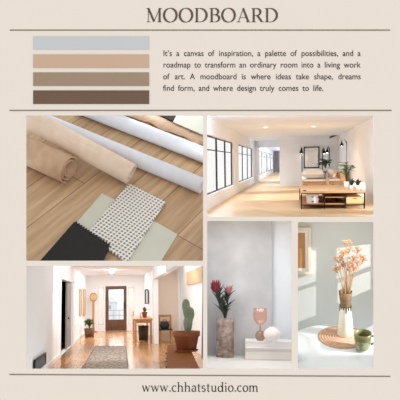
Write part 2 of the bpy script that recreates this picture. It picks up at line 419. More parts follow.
# the planks run from lower left to upper right of the picture
pa, pb = G(60, 240), G(120, 190); pdir = (pb - pa).normalized(); pang = math.atan2(pdir.y, pdir.x)
def framed(mb, name, m, room, origin, ang):
    """structure whose own x axis is turned by ang, so that its texture follows it"""
    o = mb.build(name, m, (0, 0, 0)); Rz = Matrix.Rotation(-ang, 4, 'Z')
    T = Matrix.Translation(-Vector(origin))
    o.data.transform(Rz @ T); o.matrix_world = room.M @ Matrix.Translation(Vector(origin)) @ Matrix.Rotation(ang, 4, 'Z')
    return o
mb = MB().prism([G(23.5, 263), G(205, 263), G(205, 112), G(23.5, 112)], (0, 0, -.03))
o = framed(mb, 'floor', M['planks'], R1, G(114, 200), pang); o['kind'] = 'structure'

def paper(name, c, c2, rough=.7, sc=8): return mat(name, c, rough, .05, sc, c2, bump=.05)
M['kraft'] = paper('kraft_paper', (204, 172, 142), (190, 156, 126))
M['kraftlight'] = paper('pale_kraft_paper', (236, 216, 196), (228, 206, 184))
M['whitepaper'] = paper('white_paper', (226, 230, 238), (220, 224, 233), .5)
M['core'] = paper('roll_edge', (228, 204, 180), (214, 188, 160))

def scroll(name, A, Bp, rpx, m, label, turns=2.4, hollow=.45, lift=0.0, group='rolls of paper on the planks'):
    """paper wound on an axis from pixel A to pixel B (points of the axis)"""
    r = rpx * R1.u(G(*Bp)); a = G(A[0], A[1], r + lift); b = G(Bp[0], Bp[1], r)
    t = (b - a).normalized(); sd = t.cross(Vector((0, 0, 1))).normalized(); up = sd.cross(t); sd = t.cross(up).normalized()
    th = Thing(name, label, 'paper roll', R1, (a + b) / 2 - up * r, group)
    seg = 44; tp = []
    n = int(turns * seg); thick = r * .035
    for i in range(n + 1):                                # a spiral strip of paper
        q = i / n; ang = -PI * .35 + 2 * PI * turns * (1 - q)
        rr = r * (hollow + (1 - hollow) * q ** .8) - thick
        tp.append((sd * math.cos(ang) + up * math.sin(ang)) * rr)
    vs = []; fs = []
    for p in tp: vs += [a + p, b + p + t * 0]
    for i in range(n): fs.append((2 * i, 2 * i + 1, 2 * i + 3, 2 * i + 2))
    th.part('paper_sheet', MB().add(vs, fs, True).clip(R1, 23, 112.5, None, None, False), m, solid=thick * 2)
    return th
scroll('kraft_paper_roll', (-12, 132), (69.5, 169.5), 14.5, M['kraft'], 'short brown kraft paper roll at the left with its open end showing', 2.3, .42)
scroll('kraft_paper_roll', (4, 105), (131.5, 174), 11.0, M['kraftlight'], 'long pale kraft paper roll lying in front of a white roll', 1.9, .72, lift=.36)
def tube_roll(A, Bp, rpx, label):
    r = rpx * R1.u(G(*Bp)); a = G(A[0], A[1], r); b = G(Bp[0], Bp[1], r); t = (b - a).normalized()
    th = Thing('white_paper_roll', label, 'paper roll', R1, (a + b) / 2 - Vector((0, 0, r)), 'rolls of paper on the planks')
    m = MB(); seg = 40; up = Vector((0, 0, 1)); sd = t.cross(up).normalized(); vs = []
    for p, rr in ((a, r), (b, r), (b, r * .86), (a, r * .86)):
        vs += [p + (sd * math.cos(2 * PI * k / seg) + up * math.sin(2 * PI * k / seg)) * rr for k in range(seg)]
    m.add(vs, [(i * seg + k, i * seg + (k + 1) % seg, ((i + 1) % 4) * seg + (k + 1) % seg, ((i + 1) % 4) * seg + k) for i in range(4) for k in range(seg)], True)
    th.part('paper_sheet', m.clip(R1, 23, 112.5, 204.8), M['whitepaper'])
tube_roll((40, 119), (202.3, 186), 7.9, 'white paper roll running behind the long pale kraft roll')
tube_roll((60, 99), (222, 162), 7.7, 'white paper roll farthest back beside the flat kraft sheet')

# flat samples: corners are points of the planks
def slab(name, pts, z0, th, m, label, cat, group=None, zig=None, texdir=None):
    q = [G(x, y, z0) for x, y in pts]; u = Vector((0, 0, th))
    if zig is not None:                                   # a pinked edge between two corners
        i, teeth, dep = zig; a, b = q[i], q[(i + 1) % len(q)]; t = (b - a); nn = Vector((t.y, -t.x, 0)).normalized()
        cen = sum(q, Vector()) / len(q)
        if nn.dot(a - cen) < 0: nn = -nn
        ex = []
        for k in range(teeth):
            ex += [a + t * ((k + .5) / teeth) + nn * dep, a + t * ((k + 1) / teeth)]
        q = q[:i + 1] + ex[:-1] + q[i + 1:]
    mb = MB().prism(q, u).clip(R1, 23.5, 112.5, 204.8, 263); base = sum(q, Vector()) / len(q)
    if texdir is not None:
        o = framed(mb, name, m, R1, base, texdir)
        return props(o, label, cat, group)
    return solo(name, mb, m, R1, base, label, cat, group)
def dots(name, cell, ca, cb):
    m, nt, b = base_mat(name); b.inputs['Roughness'].default_value = .45
    v = mapped(nt, (1 / cell, 1 / cell, 1)); sp = N(nt, 'ShaderNodeSeparateXYZ'); nt.links.new(v, sp.inputs[0])
    fr = []
    for ax in (0, 1):
        f_ = N(nt, 'ShaderNodeMath', operation='FRACT'); nt.links.new(sp.outputs[ax], f_.inputs[0])
        s_ = N(nt, 'ShaderNodeMath', operation='SUBTRACT'); s_.inputs[1].default_value = .5; nt.links.new(f_.outputs[0], s_.inputs[0])
        a_ = N(nt, 'ShaderNodeMath', operation='ABSOLUTE'); nt.links.new(s_.outputs[0], a_.inputs[0]); fr.append(a_)
    mx = N(nt, 'ShaderNodeMath', operation='MAXIMUM'); nt.links.new(fr[0].outputs[0], mx.inputs[0]); nt.links.new(fr[1].outputs[0], mx.inputs[1])
    lt = N(nt, 'ShaderNodeMath', operation='LESS_THAN'); lt.inputs[1].default_value = .29; nt.links.new(mx.outputs[0], lt.inputs[0])
    mc = N(nt, 'ShaderNodeMix', data_type='RGBA'); mc.inputs[6].default_value = rgb(*ca); mc.inputs[7].default_value = rgb(*cb)
    nt.links.new(lt.outputs[0], mc.inputs['Factor']); nt.links.new(mc.outputs[2], b.inputs['Base Color']); return m
M['sage'] = mat('sage_card', (202, 202, 186), .6, .03, 3)
M['blackcard'] = mat('black_fabric', (24, 21, 20), .8, .15, 30, bump=.3)
dl = G(129, 184.5) - G(165, 203); dang = math.atan2(dl.y, dl.x)
M['dots'] = dots('dotted_card', .044, (226, 222, 214), (122, 116, 113))
slab('sage_sample_card', [(102, 194), (124, 205), (86, 250), (64, 238)], 0, .012, M['sage'], 'pale sage card partly under the dotted card, nearer the left', 'sample card', 'sample cards on the planks')
slab('sage_sample_card', [(152, 220.5), (177.5, 235), (157, 268), (126, 262)], 0, .012, M['sage'], 'pale sage card at the lower right of the dotted card', 'sample card', 'sample cards on the planks')
slab('dotted_sample_card', [(129, 184.5), (165.5, 203), (127, 263), (86, 236)], .013, .022, M['dots'], 'white sample card with a grid of small grey squares', 'sample card', 'sample cards on the planks', texdir=dang)
slab('black_fabric_sample', [(74, 224), (109, 247.5), (103, 263), (40, 263)], .037, .03, M['blackcard'], 'black fabric sample with a pinked edge in the lower left corner', 'fabric sample', 'sample cards on the planks', zig=(0, 14, .035))
# crinkled kraft sheet and cards at the far corner
mb = MB(); top = []; bot = []
n = 18
for i in range(n + 1):
    q = i / n; x = 124 + (210 - 124) * q; y = 113.5 + (148 - 113.5) * q + 1.0 * math.sin(q * 17) + .6 * math.sin(q * 31 + 1)
    bot.append(G(x, y, .012 + .03 * abs(math.sin(q * 13)))); top.append(G(x + 14, y - 16, .012))
mb.add(bot + top, [(i, i + 1, n + 2 + i, n + 1 + i) for i in range(n)], True)
mb.clip(R1, None, 112.5, 204.8, None, False)
solo('kraft_paper_sheet', mb, M['kraft'], R1, G(175, 130), 'flat crinkled kraft sheet beyond the farthest white roll', 'paper sheet', solid=.006)
slab('black_fabric_sample', [(151, 111.5), (178, 111.5), (175, 123), (158, 115.5)], .03, .02, M['blackcard'], 'black fabric sample at the top edge on the kraft sheet', 'fabric sample', 'sample cards on the planks')
slab('sage_sample_card', [(178.5, 111.5), (208, 111.5), (208, 137.5), (173, 122.5)], .055, .012, M['sage'], 'pale sage card at the far right corner on the kraft sheet', 'sample card', 'sample cards on the planks')

# ------------------------------------------------------------------ opening 2: loft with a bed and a long row of windows
h2 = .62; W2 = 1.79 * h2; C2 = .60; Y2 = 34.0; YB = 14.6; X2 = 1.13; XP = -.36
M['floor2'] = planks('pale_oak_floor', (231, 198, 154), (221, 183, 138), (188, 148, 106), .16, 1.6, math.radians(58), .38, 6, .16)
A2 = R2.at
struct('floor', MB().box((-W2 - .15, 6.0, -h2 - .02), (X2 + .1, Y2, -h2)).clip(R2, x0=205.4, y0=113.5, x1=375.5, y1=218.4), M['floor2'], R2)
# ceiling over the visible depth
struct('ceiling', MB().box((-W2 - .1, 7.0, C2), (X2 + .1, Y2, C2 + .05)).clip(R2, x0=205.4, y0=113.5, x1=375.5, y1=218.4), M['ceil'], R2)
def wy_(dx, V=293, W=W2): return F * W / (V - dx)       # depth of a point of the left wall seen at a pixel column
wins = [(6.4, wy_(235.3)), (wy_(239.6), wy_(254)), (wy_(258.6), wy_(262.8)), (wy_(264.2), wy_(267.4)), (wy_(268.6), wy_(270.8)), (wy_(271.6), wy_(273.6))]
zt, zb = .335 * W2, -.392 * W2
outer = [(-W2, 6.0, -h2), (-W2, Y2, -h2), (-W2, Y2, C2), (-W2, 6.9, C2), (-W2, 6.0, .5)]
holes = [[(-W2, a, zb), (-W2, b, zb), (-W2, b, zt), (-W2, a, zt)] for a, b in wins]
wl = struct('wall_left', holed([Vector(p) for p in outer], [[Vector(p) for p in h_] for h_ in holes], (-.06, 0, 0)).clip(R2, x0=205.4, y0=113.5, x1=375.5, y1=218.4), M['white'], R2)
for i, (a, b) in enumerate(wins):
    xo = -W2 - (.05 if i < 2 else .012); fr = MB(); e = .018
    b2 = b
    nb = [4, 3, 1, 1, 1, 1][i]
    fr.box((xo - .008, a, zt - e), (xo + .008, b2, zt)); fr.box((xo - .008, a, zb), (xo + .008, b2, zb + e))
    zm = zb + (zt - zb) * .76
    fr.box((xo - .008, a, zm - .007), (xo + .008, b2, zm + .007))
    for k in range(nb + 1):
        y = a + (b2 - a) * k / nb; y = min(max(y, a + .05), b2 - .05)
        fr.box((xo - .008, y - .05, zb), (xo + .008, y + .05, zt))
    wo = struct('window_%d' % (i + 1), fr.clip(R2, x0=205.4, y0=113.5, x1=375.5, y1=218.4), M['black'], R2)
    struct('glass_pane', MB().box((xo - .006, a, zb), (xo + .006, b2, zt)).clip(R2, x0=205.4, y0=113.5, x1=375.5, y1=218.4), M['pane'], R2, parent=wo)
# back walls: corridor end, partition beside the bed, bedroom wall, right wall
xl = A2(279.5, 161, YB).x
struct('wall_end', MB().box((-W2 - .16, Y2, -h2), (X2 + .1, Y2 + .1, C2)), M['white'], R2)
struct('wall_back', MB().box((xl, YB, -h2), (X2 + .1, YB + .25, C2)), M['white'], R2)
struct('wall_corridor', MB().box((xl, YB + .25, -h2), (xl + .12, Y2, C2)), M['white'], R2)
struct('wall_right', MB().prism([(X2, 6.0, -h2), (X2, YB, -h2), (X2, YB, C2), (X2, 6.9, C2), (X2, 6.0, .45)], (.1, 0, 0)).clip(R2, x0=205.4, y0=113.5, x1=375.5, y1=218.4), M['white'], R2)
struct('wall_pier', MB().box((-W2, wy_(255.5), -h2), (-W2 + .09, wy_(257.5), C2)), M['white'], R2)     # the pier between the windows
struct('trim_lintel', MB().box((-W2, wy_(255.5), A2(262, 147, wy_(256)).z), (xl + .12, wy_(257.5), C2)), M['ceil'], R2)

def downlight(px, py, label):
    c = R2.pl(px, py, C2); t = Thing('ceiling_downlight', label, 'downlight', R2, c, 'recessed lamps in the loft ceiling')
    t.part('trim_ring', MB().lathe(c + Vector((0, 0, -.008)), [(.055, 0), (.055, .008)], 20), M['pot'])
    em, nt, b = base_mat('lamp_glow'); b.inputs['Emission Color'].default_value = (1, .95, .85, 1); b.inputs['Emission Strength'].default_value = 3
    spot('downlight_lamp', R2, c + Vector((0, 0, -.02)), c + Vector((0, .3, -1)), 16, 130, .04, (1, .97, .93))
    t.part('lamp_lens', MB().lathe(c + Vector((0, 0, -.011)), [(.036, 0), (.036, .003)], 20), em)
downlight(265.5, 127, 'small round ceiling downlight nearer the row of windows')
downlight(313.5, 126, 'small round ceiling downlight above the framed picture')

U2 = lambda y: y / F
# framed picture
def picture(room, x0, y0, x1, y1, Y, bw, mfr, mmat, mart, label, inset=None, name='framed_picture', depth=.03, lf=1.0):
    a = room.at(x0, y0, Y); b = room.at(x1, y1, Y); u = Y / F; w = bw * u
    t = Thing(name, label, 'picture', room, ((a.x + b.x) / 2, Y, b.z))
    X0, X1, Z0, Z1 = a.x, b.x, b.z, a.z
    t.part('picture_frame', MB().box((X0, Y - depth, Z0), (X0 + w * lf, Y, Z1)).box((X1 - w, Y - depth, Z0), (X1, Y, Z1))
           .box((X0 + w * lf, Y - depth, Z0), (X1 - w, Y, Z0 + w)).box((X0 + w * lf, Y - depth, Z1 - w), (X1 - w, Y, Z1)), mfr)
    t.part('mount_board', MB().box((X0 + w * lf, Y - depth * .5, Z0 + w), (X1 - w, Y, Z1 - w)), mmat)
    if inset:
        i = inset * u
        t.part('print', MB().box((X0 + (w + i) * lf, Y - depth * .55, Z0 + w + i), (X1 - w - i, Y - depth * .5, Z1 - w - i)), mart)
    return t
M['paperwhite'] = mat('white_print', (250, 248, 246), .5, .01)
picture(R2, 303.7, 146.8, 319.2, 168, YB - .005, 1.0, M['black'], M['paperwhite'], mat('pale_print', (240, 238, 236), .5, .02), 'large blank white print in a thin black frame above the bed', 3.0)

def glow(name, col, st):
    m, nt, b = base_mat(name); b.inputs['Base Color'].default_value = col; b.inputs['Emission Color'].default_value = col; b.inputs['Emission Strength'].default_value = st; return m
M['bulb'] = glow('lit_bulb', (1, .95, .88, 1), 170)
M['globe'] = glow('lit_globe', (1, .97, .92, 1), 70)
def sconce(px, y0, y1, Y, arm, label, cone=True):
    """wall lamp: rod, arm and conical shade, on the wall at depth Y"""
    a = R2.at(px, y0, Y - .03); b = R2.at(px, y1, Y - .03); u = Y / F
    t = Thing('wall_lamp', label, 'wall lamp', R2, b, 'black wall lamps of the loft')
    t.part('rod', MB().tube([a, b], .35 * u, 8), M['black'])
    c = a + Vector((arm * u, -.12, -1.0 * u))
    t.part('arm', MB().tube([a + Vector((0, 0, -2 * u)), a + Vector((arm * u * .5, -.08, 1.5 * u)), c + Vector((0, 0, 1.0 * u))], .28 * u, 8), M['black'])
    t.part('lamp_shade', MB().lathe(c, [(2.0 * u, -3.4 * u), (1.9 * u, -3.2 * u), (.6 * u, -.4 * u), (.4 * u, .8 * u), (.001, .9 * u)], 18), M['black'])
    t.part('bulb', MB().ball(c + Vector((0, 0, -2.6 * u)), .9 * u), M['bulb'])
    return t
sconce(302, 148.5, 172, YB, -.8, 'black wall lamp on the rod left of the framed picture')
sconce(322.6, 149, 170, YB, 1.2, 'black wall lamp just right of the framed picture')
sconce(329.5, 148, 167, YB, -2.4, 'black wall lamp above the hanging leaves by the bed')
sconce(346.8, 141, 171, YB - 2.2, -5.2, 'large black cone wall lamp nearest the right wall')

# air conditioner high on the wall
Yq = YB; a = A2(328, 134, Yq - .5); b = A2(343, 139, Yq - .5)
t = Thing('air_conditioner', 'white air conditioner with a dark slanted vent high above the bed', 'air conditioner', R2, ((a.x + b.x) / 2, Yq, b.z))
zz = Vector((0, 0, 1))
p0 = A2(328.5, 137.5, Yq - .02); p1 = A2(343, 133.2, Yq - .02); p2 = A2(343, 139, Yq - .02); p3 = A2(330, 141.5, Yq - .02)
t.part('body', MB().box((p0.x, Yq - .38, p2.z), (p2.x, Yq, p1.z)), M['pot'], bev=.03)
t.part('vent', MB().prism([(p0.x + .0, Yq - .40, p2.z + .015), (p0.x + .19, Yq - .40, p2.z + .075), (p0.x + .19, Yq - .40, p2.z + .115), (p0.x + .0, Yq - .40, p2.z + .05)], (0, .03, 0)), M['black'])
t.part('top_grille', MB().box((p0.x + .17, Yq - .395, p1.z - .02), (p2.x - .01, Yq - .37, p1.z - .004)), M['black'])

# bed: along the back wall
def cushion(mb, c, sx, sy, sz, seed=1, n=10, wob=.06):
    """soft pillow shape"""
    rnd = random.Random(seed); vs = []; fs = []
    ph = [rnd.uniform(0, 6) for _ in range(4)]
    for s_ in (1, -1):
        b0 = len(vs)
        for i in range(n + 1):
            for j in range(n + 1):
                u_, v_ = 2 * i / n - 1, 2 * j / n - 1
                q = max(0, (1 - u_ ** 4) * (1 - v_ ** 4)) ** .5
                zz_ = s_ * sz * (q * (1 + wob * math.sin(5 * u_ + ph[0]) * math.cos(4 * v_ + ph[1])))
                pin = 1 - .07 * (u_ * u_) * (v_ * v_)
                vs.append(Vector(c) + Vector((u_ * sx * pin, v_ * sy * pin, zz_)))
        for i in range(n):
            for j in range(n):
                k = b0 + i * (n + 1) + j; fs.append((k, k + 1, k + n + 2, k + n + 1))
    return mb.add(vs, fs, True)
Yb0, Yb1 = 11.4, 14.0
bl = A2(302, 190, Yb0 + .6).x; brr = A2(345.5, 190, Yb0).x
zs = lambda py, y: A2(320, py, y).z
bed = Thing('bed', 'low oak bed with white bedding behind the long bench', 'bed', R2, ((bl + brr) / 2, 12.6, -h2))
zbase = zs(184.6, Yb0); zmat = zs(179.6, Yb0) - .1
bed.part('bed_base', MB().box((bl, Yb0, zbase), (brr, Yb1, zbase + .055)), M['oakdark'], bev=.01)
for x in (bl + .05, brr - .1):
    for y in (Yb0 + .15, Yb1 - .15): bed.part('leg', MB().box((x, y - .04, -h2), (x + .05, y + .04, zbase)), M['black'])
bed.part('mattress', MB().box((bl + .02, Yb0 + .05, zbase + .055), (brr - .02, Yb1, zmat + .1)), M['linen'], bev=.04)
bed.part('headboard', MB().box((brr - .10, Yb0 + .02, zbase + .05), (brr, Yb1 - .5, zs(171.8, Yb0))), M['oak'], bev=.01)
mb = MB(); cushion(mb, (bl + .23, Yb0 + .75, zmat + .205), .22, .7, .10, 3)
solo('duvet', mb, M['linen'], R2, (bl + .26, Yb0 + .75, zmat + .105), 'rumpled white duvet heaped on the left end of the bed', 'duvet')
mb = MB(); pr = []
xa, xb = bl + .46, bl + .51
for i in range(9):
    q = i / 8; pr.append((xa + (xb - xa) * q, .012 + .02 * math.sin(q * 9)))
vs = []; fs = []
for (x, e) in pr:
    vs += [(x, Yb0 - .03 - e, zbase - .06), (x, Yb0 - .03 - e, zmat + .125), (x, Yb0 + .35, zmat + .125 + e), (x + .02, Yb0 + 1.6, zmat + .12 + e)]
for i in range(8):
    for k in range(3): fs.append((i * 4 + k, i * 4 + k + 1, i * 4 + k + 5, i * 4 + k + 4))
mb.add(vs, fs, True)
solo('throw_blanket', mb, M['beige'], R2, (xa, Yb0, zmat + .1), 'beige throw hanging over the front edge of the bed', 'blanket', solid=.015)
c = Vector((bl + .59, Yb0 + .8, zmat + .205))
solo('pillow', cushion(MB(), c, .052, .3, .085, 5), M['linen'], R2, c - Vector((0, 0, .09)), 'plump white pillow on the bed against the oak headboard', 'pillow')

# plants
def rosette(mb, c, n, L, w, rise, seed, droop=.12, up0=.0):
    rnd = random.Random(seed)
    for k in range(n):
        a = 2 * PI * k / n * 2.4 + rnd.uniform(-.3, .3); el = rnd.uniform(rise[0], rise[1]); l = L * rnd.uniform(.65, 1.05)
        b = Vector(c) + Vector((0, 0, up0 * rnd.random()))
        mb.leaf(b, b + Vector((math.cos(a) * math.cos(el), math.sin(a) * math.cos(el), math.sin(el))) * l, w * rnd.uniform(.8, 1.15), droop=droop)
    return mb
def stalked(mbs, mbl, c, n, Hh, spread, L, w, seed, droop=.1):
    rnd = random.Random(seed)
    for k in range(n):
        a = 2 * PI * k / n * 1.62 + rnd.uniform(-.4, .4); hh = Hh * rnd.uniform(.45, 1); s_ = spread * rnd.uniform(.35, 1)
        m_ = Vector(c) + Vector((math.cos(a) * s_ * .35, math.sin(a) * s_ * .35, hh * .6)); e_ = Vector(c) + Vector((math.cos(a) * s_, math.sin(a) * s_, hh))
        mbs.tube([c, m_, e_], [w * .07, w * .06, w * .04], 6)
        d_ = Vector((math.cos(a), math.sin(a), rnd.uniform(-.5, .5))).normalized()
        mbl.leaf(e_, e_ + d_ * L * rnd.uniform(.75, 1.1), w * rnd.uniform(.8, 1.1), droop=droop)
def pot_plant(name, label, room, base, rp, hp, mpot, mleaf, kind, args, seed, group=None, taper=.8, cat='plant', rim=0.0):
    t = Thing(name, label, cat, room, base, group); b = Vector(base)
    prof = [(.001, 0), (rp * taper, 0), (rp, hp), (rp * (1 + rim), hp) if rim else (rp, hp), (rp * .86, hp), (rp * .84, hp * .88)]
    if rim: prof = [(.001, 0), (rp * taper, 0), (rp * .97, hp * .76), (rp * (1 + rim), hp * .76), (rp * (1 + rim), hp), (rp * .86, hp), (rp * .84, hp * .86)]
    prof.append((.001, hp * .86))
    t.part('pot', MB().lathe(b, prof, 28), mpot)
    t.part('soil', MB().lathe(b + Vector((0, 0, hp * .86)), [(rp * .83, 0), (rp * .6, .01 * hp), (.001, .04 * hp)], 20), M['soil'])
    top = b + Vector((0, 0, hp * .88)); ml = MB()
    if kind == 'rosette': rosette(ml, top, *args, seed)
    else:
        ms = MB(); stalked(ms, ml, top, *args, seed); t.part('stem', ms, M['leafdark'])
    t.part('foliage', ml, mleaf, solid=.0015)
    return t
# bench
Yn, Yd = 7.35, 9.2
u = Yn / F
xL, xR = A2(301.4, 205, Yn).x, A2(364.4, 205, Yn).x
zT = A2(330, 191.3, Yn).z; zB = -h2; zU = A2(330, 203.6, Yn).z
bench = Thing('bench_cabinet', 'long low oak bench on a black metal frame with open bays', 'bench', R2, ((xL + xR) / 2, (Yn + Yd) / 2, -h2))
bench.part('top', MB().box((xL - .01, Yn - .02, zT - .022), (xR + .01, Yd, zT + .006)), M['oak'], bev=.003)
fr = MB(); e = .012
cols = [xL, A2(324.5, 200, Yn).x, A2(345.3, 200, Yn).x, xR]
for x in cols:
    for y in (Yn, Yd - .03): bench.part('leg', MB().box((x - e * .6, y, zB), (x + e * .6, y + .03, zT - .022)), M['black'])
for lo_, hi_ in (((xL, Yn, zT - .034), (xR, Yn + .025, zT - .022)), ((xL, Yn, zU - .022), (xR, Yn + .025, zU - .010)), ((xL, Yd - .03, zU - .022), (xR, Yd, zU - .010))):
    bench.part('frame_rail', MB().box(lo_, hi_), M['black'])
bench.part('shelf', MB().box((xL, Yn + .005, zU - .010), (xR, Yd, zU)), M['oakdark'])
zm = A2(330, 197, Yn).z
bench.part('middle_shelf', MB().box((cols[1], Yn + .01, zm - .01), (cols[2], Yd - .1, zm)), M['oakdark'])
dw = bench.part('drawer', MB().box((cols[2] + .012, Yn - .004, zU + .002), (cols[3] - .012, Yd - .1, A2(330, 197.3, Yn).z)), M['oak'], bev=.003)
bench.part('handle', MB().box(((cols[2] + cols[3]) / 2 - .02, Yn - .012, A2(330, 198.6, Yn).z), ((cols[2] + cols[3]) / 2 + .02, Yn - .004, A2(330, 198.2, Yn).z)), M['black'], parent=dw)
M['boxwhite'] = mat('white_box', (244, 242, 240), .6, .01)
zc = zU
for k, lb in enumerate(['white storage box standing on the bench shelf', 'white storage box stacked on top of another box in the bench']):
    x0, x1 = A2(307.5 - .4 * k, 200, Yn).x, A2(318.2 + .4 * (1 - k), 200, Yn).x; hh = 4.6 * u
    t = Thing('storage_box', lb, 'box', R2, ((x0 + x1) / 2, Yn + .3, zc), 'white boxes in the bench')
    t.part('body', MB().box((x0, Yn + .05, zc), (x1, Yn + .5, zc + hh * .72)), M['boxwhite'], bev=.002)
    t.part('lid', MB().box((x0 - .004, Yn + .045, zc + hh * .72), (x1 + .004, Yn + .505, zc + hh)), M['boxwhite'], bev=.002)
    t.part('label_holder', MB().box(((x0 + x1) / 2 - .015, Yn + .045, zc + hh * .3), ((x0 + x1) / 2 + .015, Yn + .05, zc + hh * .5)), M['black'])
    zc += hh + .0005
x = A2(334, 200, Yn).x
t = Thing('wicker_basket', 'low brown basket in the middle bay of the bench', 'basket', R2, (x, Yn + .4, zU))
M['wicker'] = mat('brown_wicker', (150, 104, 66), .8, .25, 60, bump=.6)
t.part('body', MB().lathe((x, Yn + .4, zU), [(.001, 0), (.075, 0), (.09, .045), (.082, .045), (.07, .006), (.001, .006)], 24), M['wicker'])
t.part('rim', MB().lathe((x, Yn + .4, zU + .043), [(.094, -.004), (.096, 0), (.094, .004), (.082, .004), (.082, -.004)], 24), M['wicker'])
zt2 = zT + .006
for px, lb, sd in ((351.6, 'small potted plant on the bench, left of the two small ones', 3), (357.6, 'small potted plant at the right end of the bench top', 8)):
    c = R2.pl(px, 190.4, zt2); uu = c.y / F
    pot_plant('potted_plant', lb, R2, c, 2.1 * uu, 5.0 * uu, M['pot'], M['leafdark'], 'rosette', (26, 7.4 * uu, 3.0 * uu, (.6, 1.45)), sd, 'small plants on the bench')
c = R2.pl(346.4, 188.6, zt2); uu = c.y / F
pot_plant('potted_plant', 'tall leafy plant in a white pot at the back of the bench', R2, c, 2.6 * uu, 7.0 * uu, M['pot'], M['leaf'], 'stalk', (24, 18 * uu, 3.6 * uu, 6.4 * uu, 4.0 * uu), 11)
c = R2.pl(304.6, 191.0, zt2); uu = c.y / F
t = Thing('dish', 'small dark dish at the left end of the bench top', 'dish', R2, c)
t.part('bowl', MB().lathe(c, [(.001, 0), (1.2 * uu, 0), (1.9 * uu, .9 * uu), (1.7 * uu, .9 * uu), (1.0 * uu, .25 * uu), (.001, .2 * uu)], 20), M['black'])
t.part('foot', MB().lathe(c, [(1.25 * uu, 0), (1.25 * uu, .15 * uu), (.001, .15 * uu)], 20), M['black'])
# plant behind the bed, on a stand
c = A2(325.5, 171.5, YB - .35); uu = c.y / F
t = Thing('plant_stand', 'slim black plant stand between the bed and the back wall', 'stand', R2, (c.x, c.y, -h2))
for dx, dy in ((-1, -1), (1, -1), (0, 1)): t.part('leg', MB().tube([(c.x + dx * .08, c.y + dy * .08, -h2), (c.x + dx * .05, c.y + dy * .05, c.z - .02)], .008, 8), M['black'])
t.part('top', MB().lathe((c.x, c.y, c.z - .02), [(.001, 0), (.1, 0), (.1, .02), (.001, .02)], 24), M['black'])
pot_plant('potted_plant', 'dark broad leaved plant against the wall under the wall lamps', R2, c, 1.7 * uu, 3.0 * uu, M['pot'], M['leafdark'], 'stalk', (22, 8.5 * uu, 3.2 * uu, 5.6 * uu, 4.4 * uu), 21)

# ------------------------------------------------------------------ opening 3: hall with the front door
h3 = 1.0; W3 = 1.053; C3 = .745; Y3 = 18.2; A3 = R3.at
clip = lambda y: min(C3, .061 * y)
M['floor3'] = planks('honey_strip_floor', (218, 162, 104), (196, 138, 82), (146, 98, 56), .10, 2.6, PI / 2, .2, 5, .25)
struct('floor', MB().box((-W3 - .5, 6.6, -h3 - .03), (1.5, Y3 + .1, -h3)).clip(R3, x0=24.3, y0=264.3, x1=204.6, y1=371), M['floor3'], R3)
struct('ceiling', MB().box((-W3 - .05, 12.3, C3), (1.5, Y3 + .1, C3 + .05)), M['hallceil'], R3)
yw = lambda px: F * W3 / (120 - px)
d0, d1 = yw(63.2), yw(74.3)
dtop = A3(63.2, 279.6, d0).z
dn = R3.sx(63.2, 279.6, -W3).z
outer = [(-W3, 5.9, -h3), (-W3, Y3, -h3), (-W3, Y3, C3), (-W3, 12.2, C3), (-W3, 5.9, .061 * 5.9)]
hole = [(-W3, d0, -h3 + .001), (-W3, d1, -h3 + .001), (-W3, d1, dn), (-W3, d0, dn)]
struct('wall_left', holed([Vector(p) for p in outer], [[Vector(p) for p in hole]], (-.1, 0, 0)).clip(R3, x0=24.3, y0=264.3, x1=204.6, y1=371), M['hallwall'], R3)
# dark room beyond the doorway
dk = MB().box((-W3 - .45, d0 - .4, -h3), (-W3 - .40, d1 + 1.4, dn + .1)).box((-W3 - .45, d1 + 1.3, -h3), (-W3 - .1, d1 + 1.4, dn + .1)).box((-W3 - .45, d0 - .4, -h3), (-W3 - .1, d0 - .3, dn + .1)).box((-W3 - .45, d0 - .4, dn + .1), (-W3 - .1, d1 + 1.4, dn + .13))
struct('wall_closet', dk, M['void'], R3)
M['doorgrey'] = mat('grey_door_paint', (158, 152, 146), .6, .03)
dr = struct('door_2', MB().box((-W3 - .07, yw(70.9), -h3 + .004), (-W3 - .03, d1, dn - .01)), M['doorgrey'], R3, bev=.006)
struct('door_handle', MB().ball((-W3 - .02, yw(70.9) + .14, -h3 + .62), .02), M['black'], R3, parent=dr)
cs = MB()
for (ya, yb, za, zb_) in ((d0 - .22, d0, -h3, dn + .05), (d1, d1 + .5, -h3, dn + .05), (d0 - .22, d1 + .5, dn, dn + .05)):
    cs.box((-W3, ya, za), (-W3 + .014, yb, zb_))
struct('trim_1', cs, M['hallwall'], R3)
struct('baseboard_left', MB().box((-W3, 6.0, -h3), (-W3 + .015, d0 - .22, -h3 + .075)).box((-W3, d1 + .5, -h3), (-W3 + .015, Y3, -h3 + .075)).clip(R3, x0=24.3, y0=264.3, x1=204.6, y1=371), M['hallwall'], R3)
# floor-level air vent
va, vb = R3.sx(34, 362, -W3 + .016), R3.sx(45.2, 362, -W3 + .016)
zv0, zv1 = R3.sx(39.5, 367.6, -W3).z, R3.sx(39.5, 355.5, -W3).z
t = Thing('wall_vent', 'black square air vent low on the white wall', 'vent', R3, (-W3 + .016, (va.y + vb.y) / 2, zv0))
t.part('vent_frame', MB().box((-W3 + .016, va.y, zv0), (-W3 + .03, vb.y, zv0 + .02)).box((-W3 + .016, va.y, zv1 - .02), (-W3 + .03, vb.y, zv1)).box((-W3 + .016, va.y, zv0), (-W3 + .03, va.y + .06, zv1)).box((-W3 + .016, vb.y - .06, zv0), (-W3 + .03, vb.y, zv1)), M['black'])
sl = MB()
for k in range(7):
    z = zv0 + .02 + (zv1 - zv0 - .04) * (k + .5) / 7
    sl.obox((-W3 + .022, (va.y + vb.y) / 2, z), (.004, 0, -.004), (0, (vb.y - va.y) / 2 - .06, 0), (.001, 0, .002))
t.part('slats', sl, M['black'])
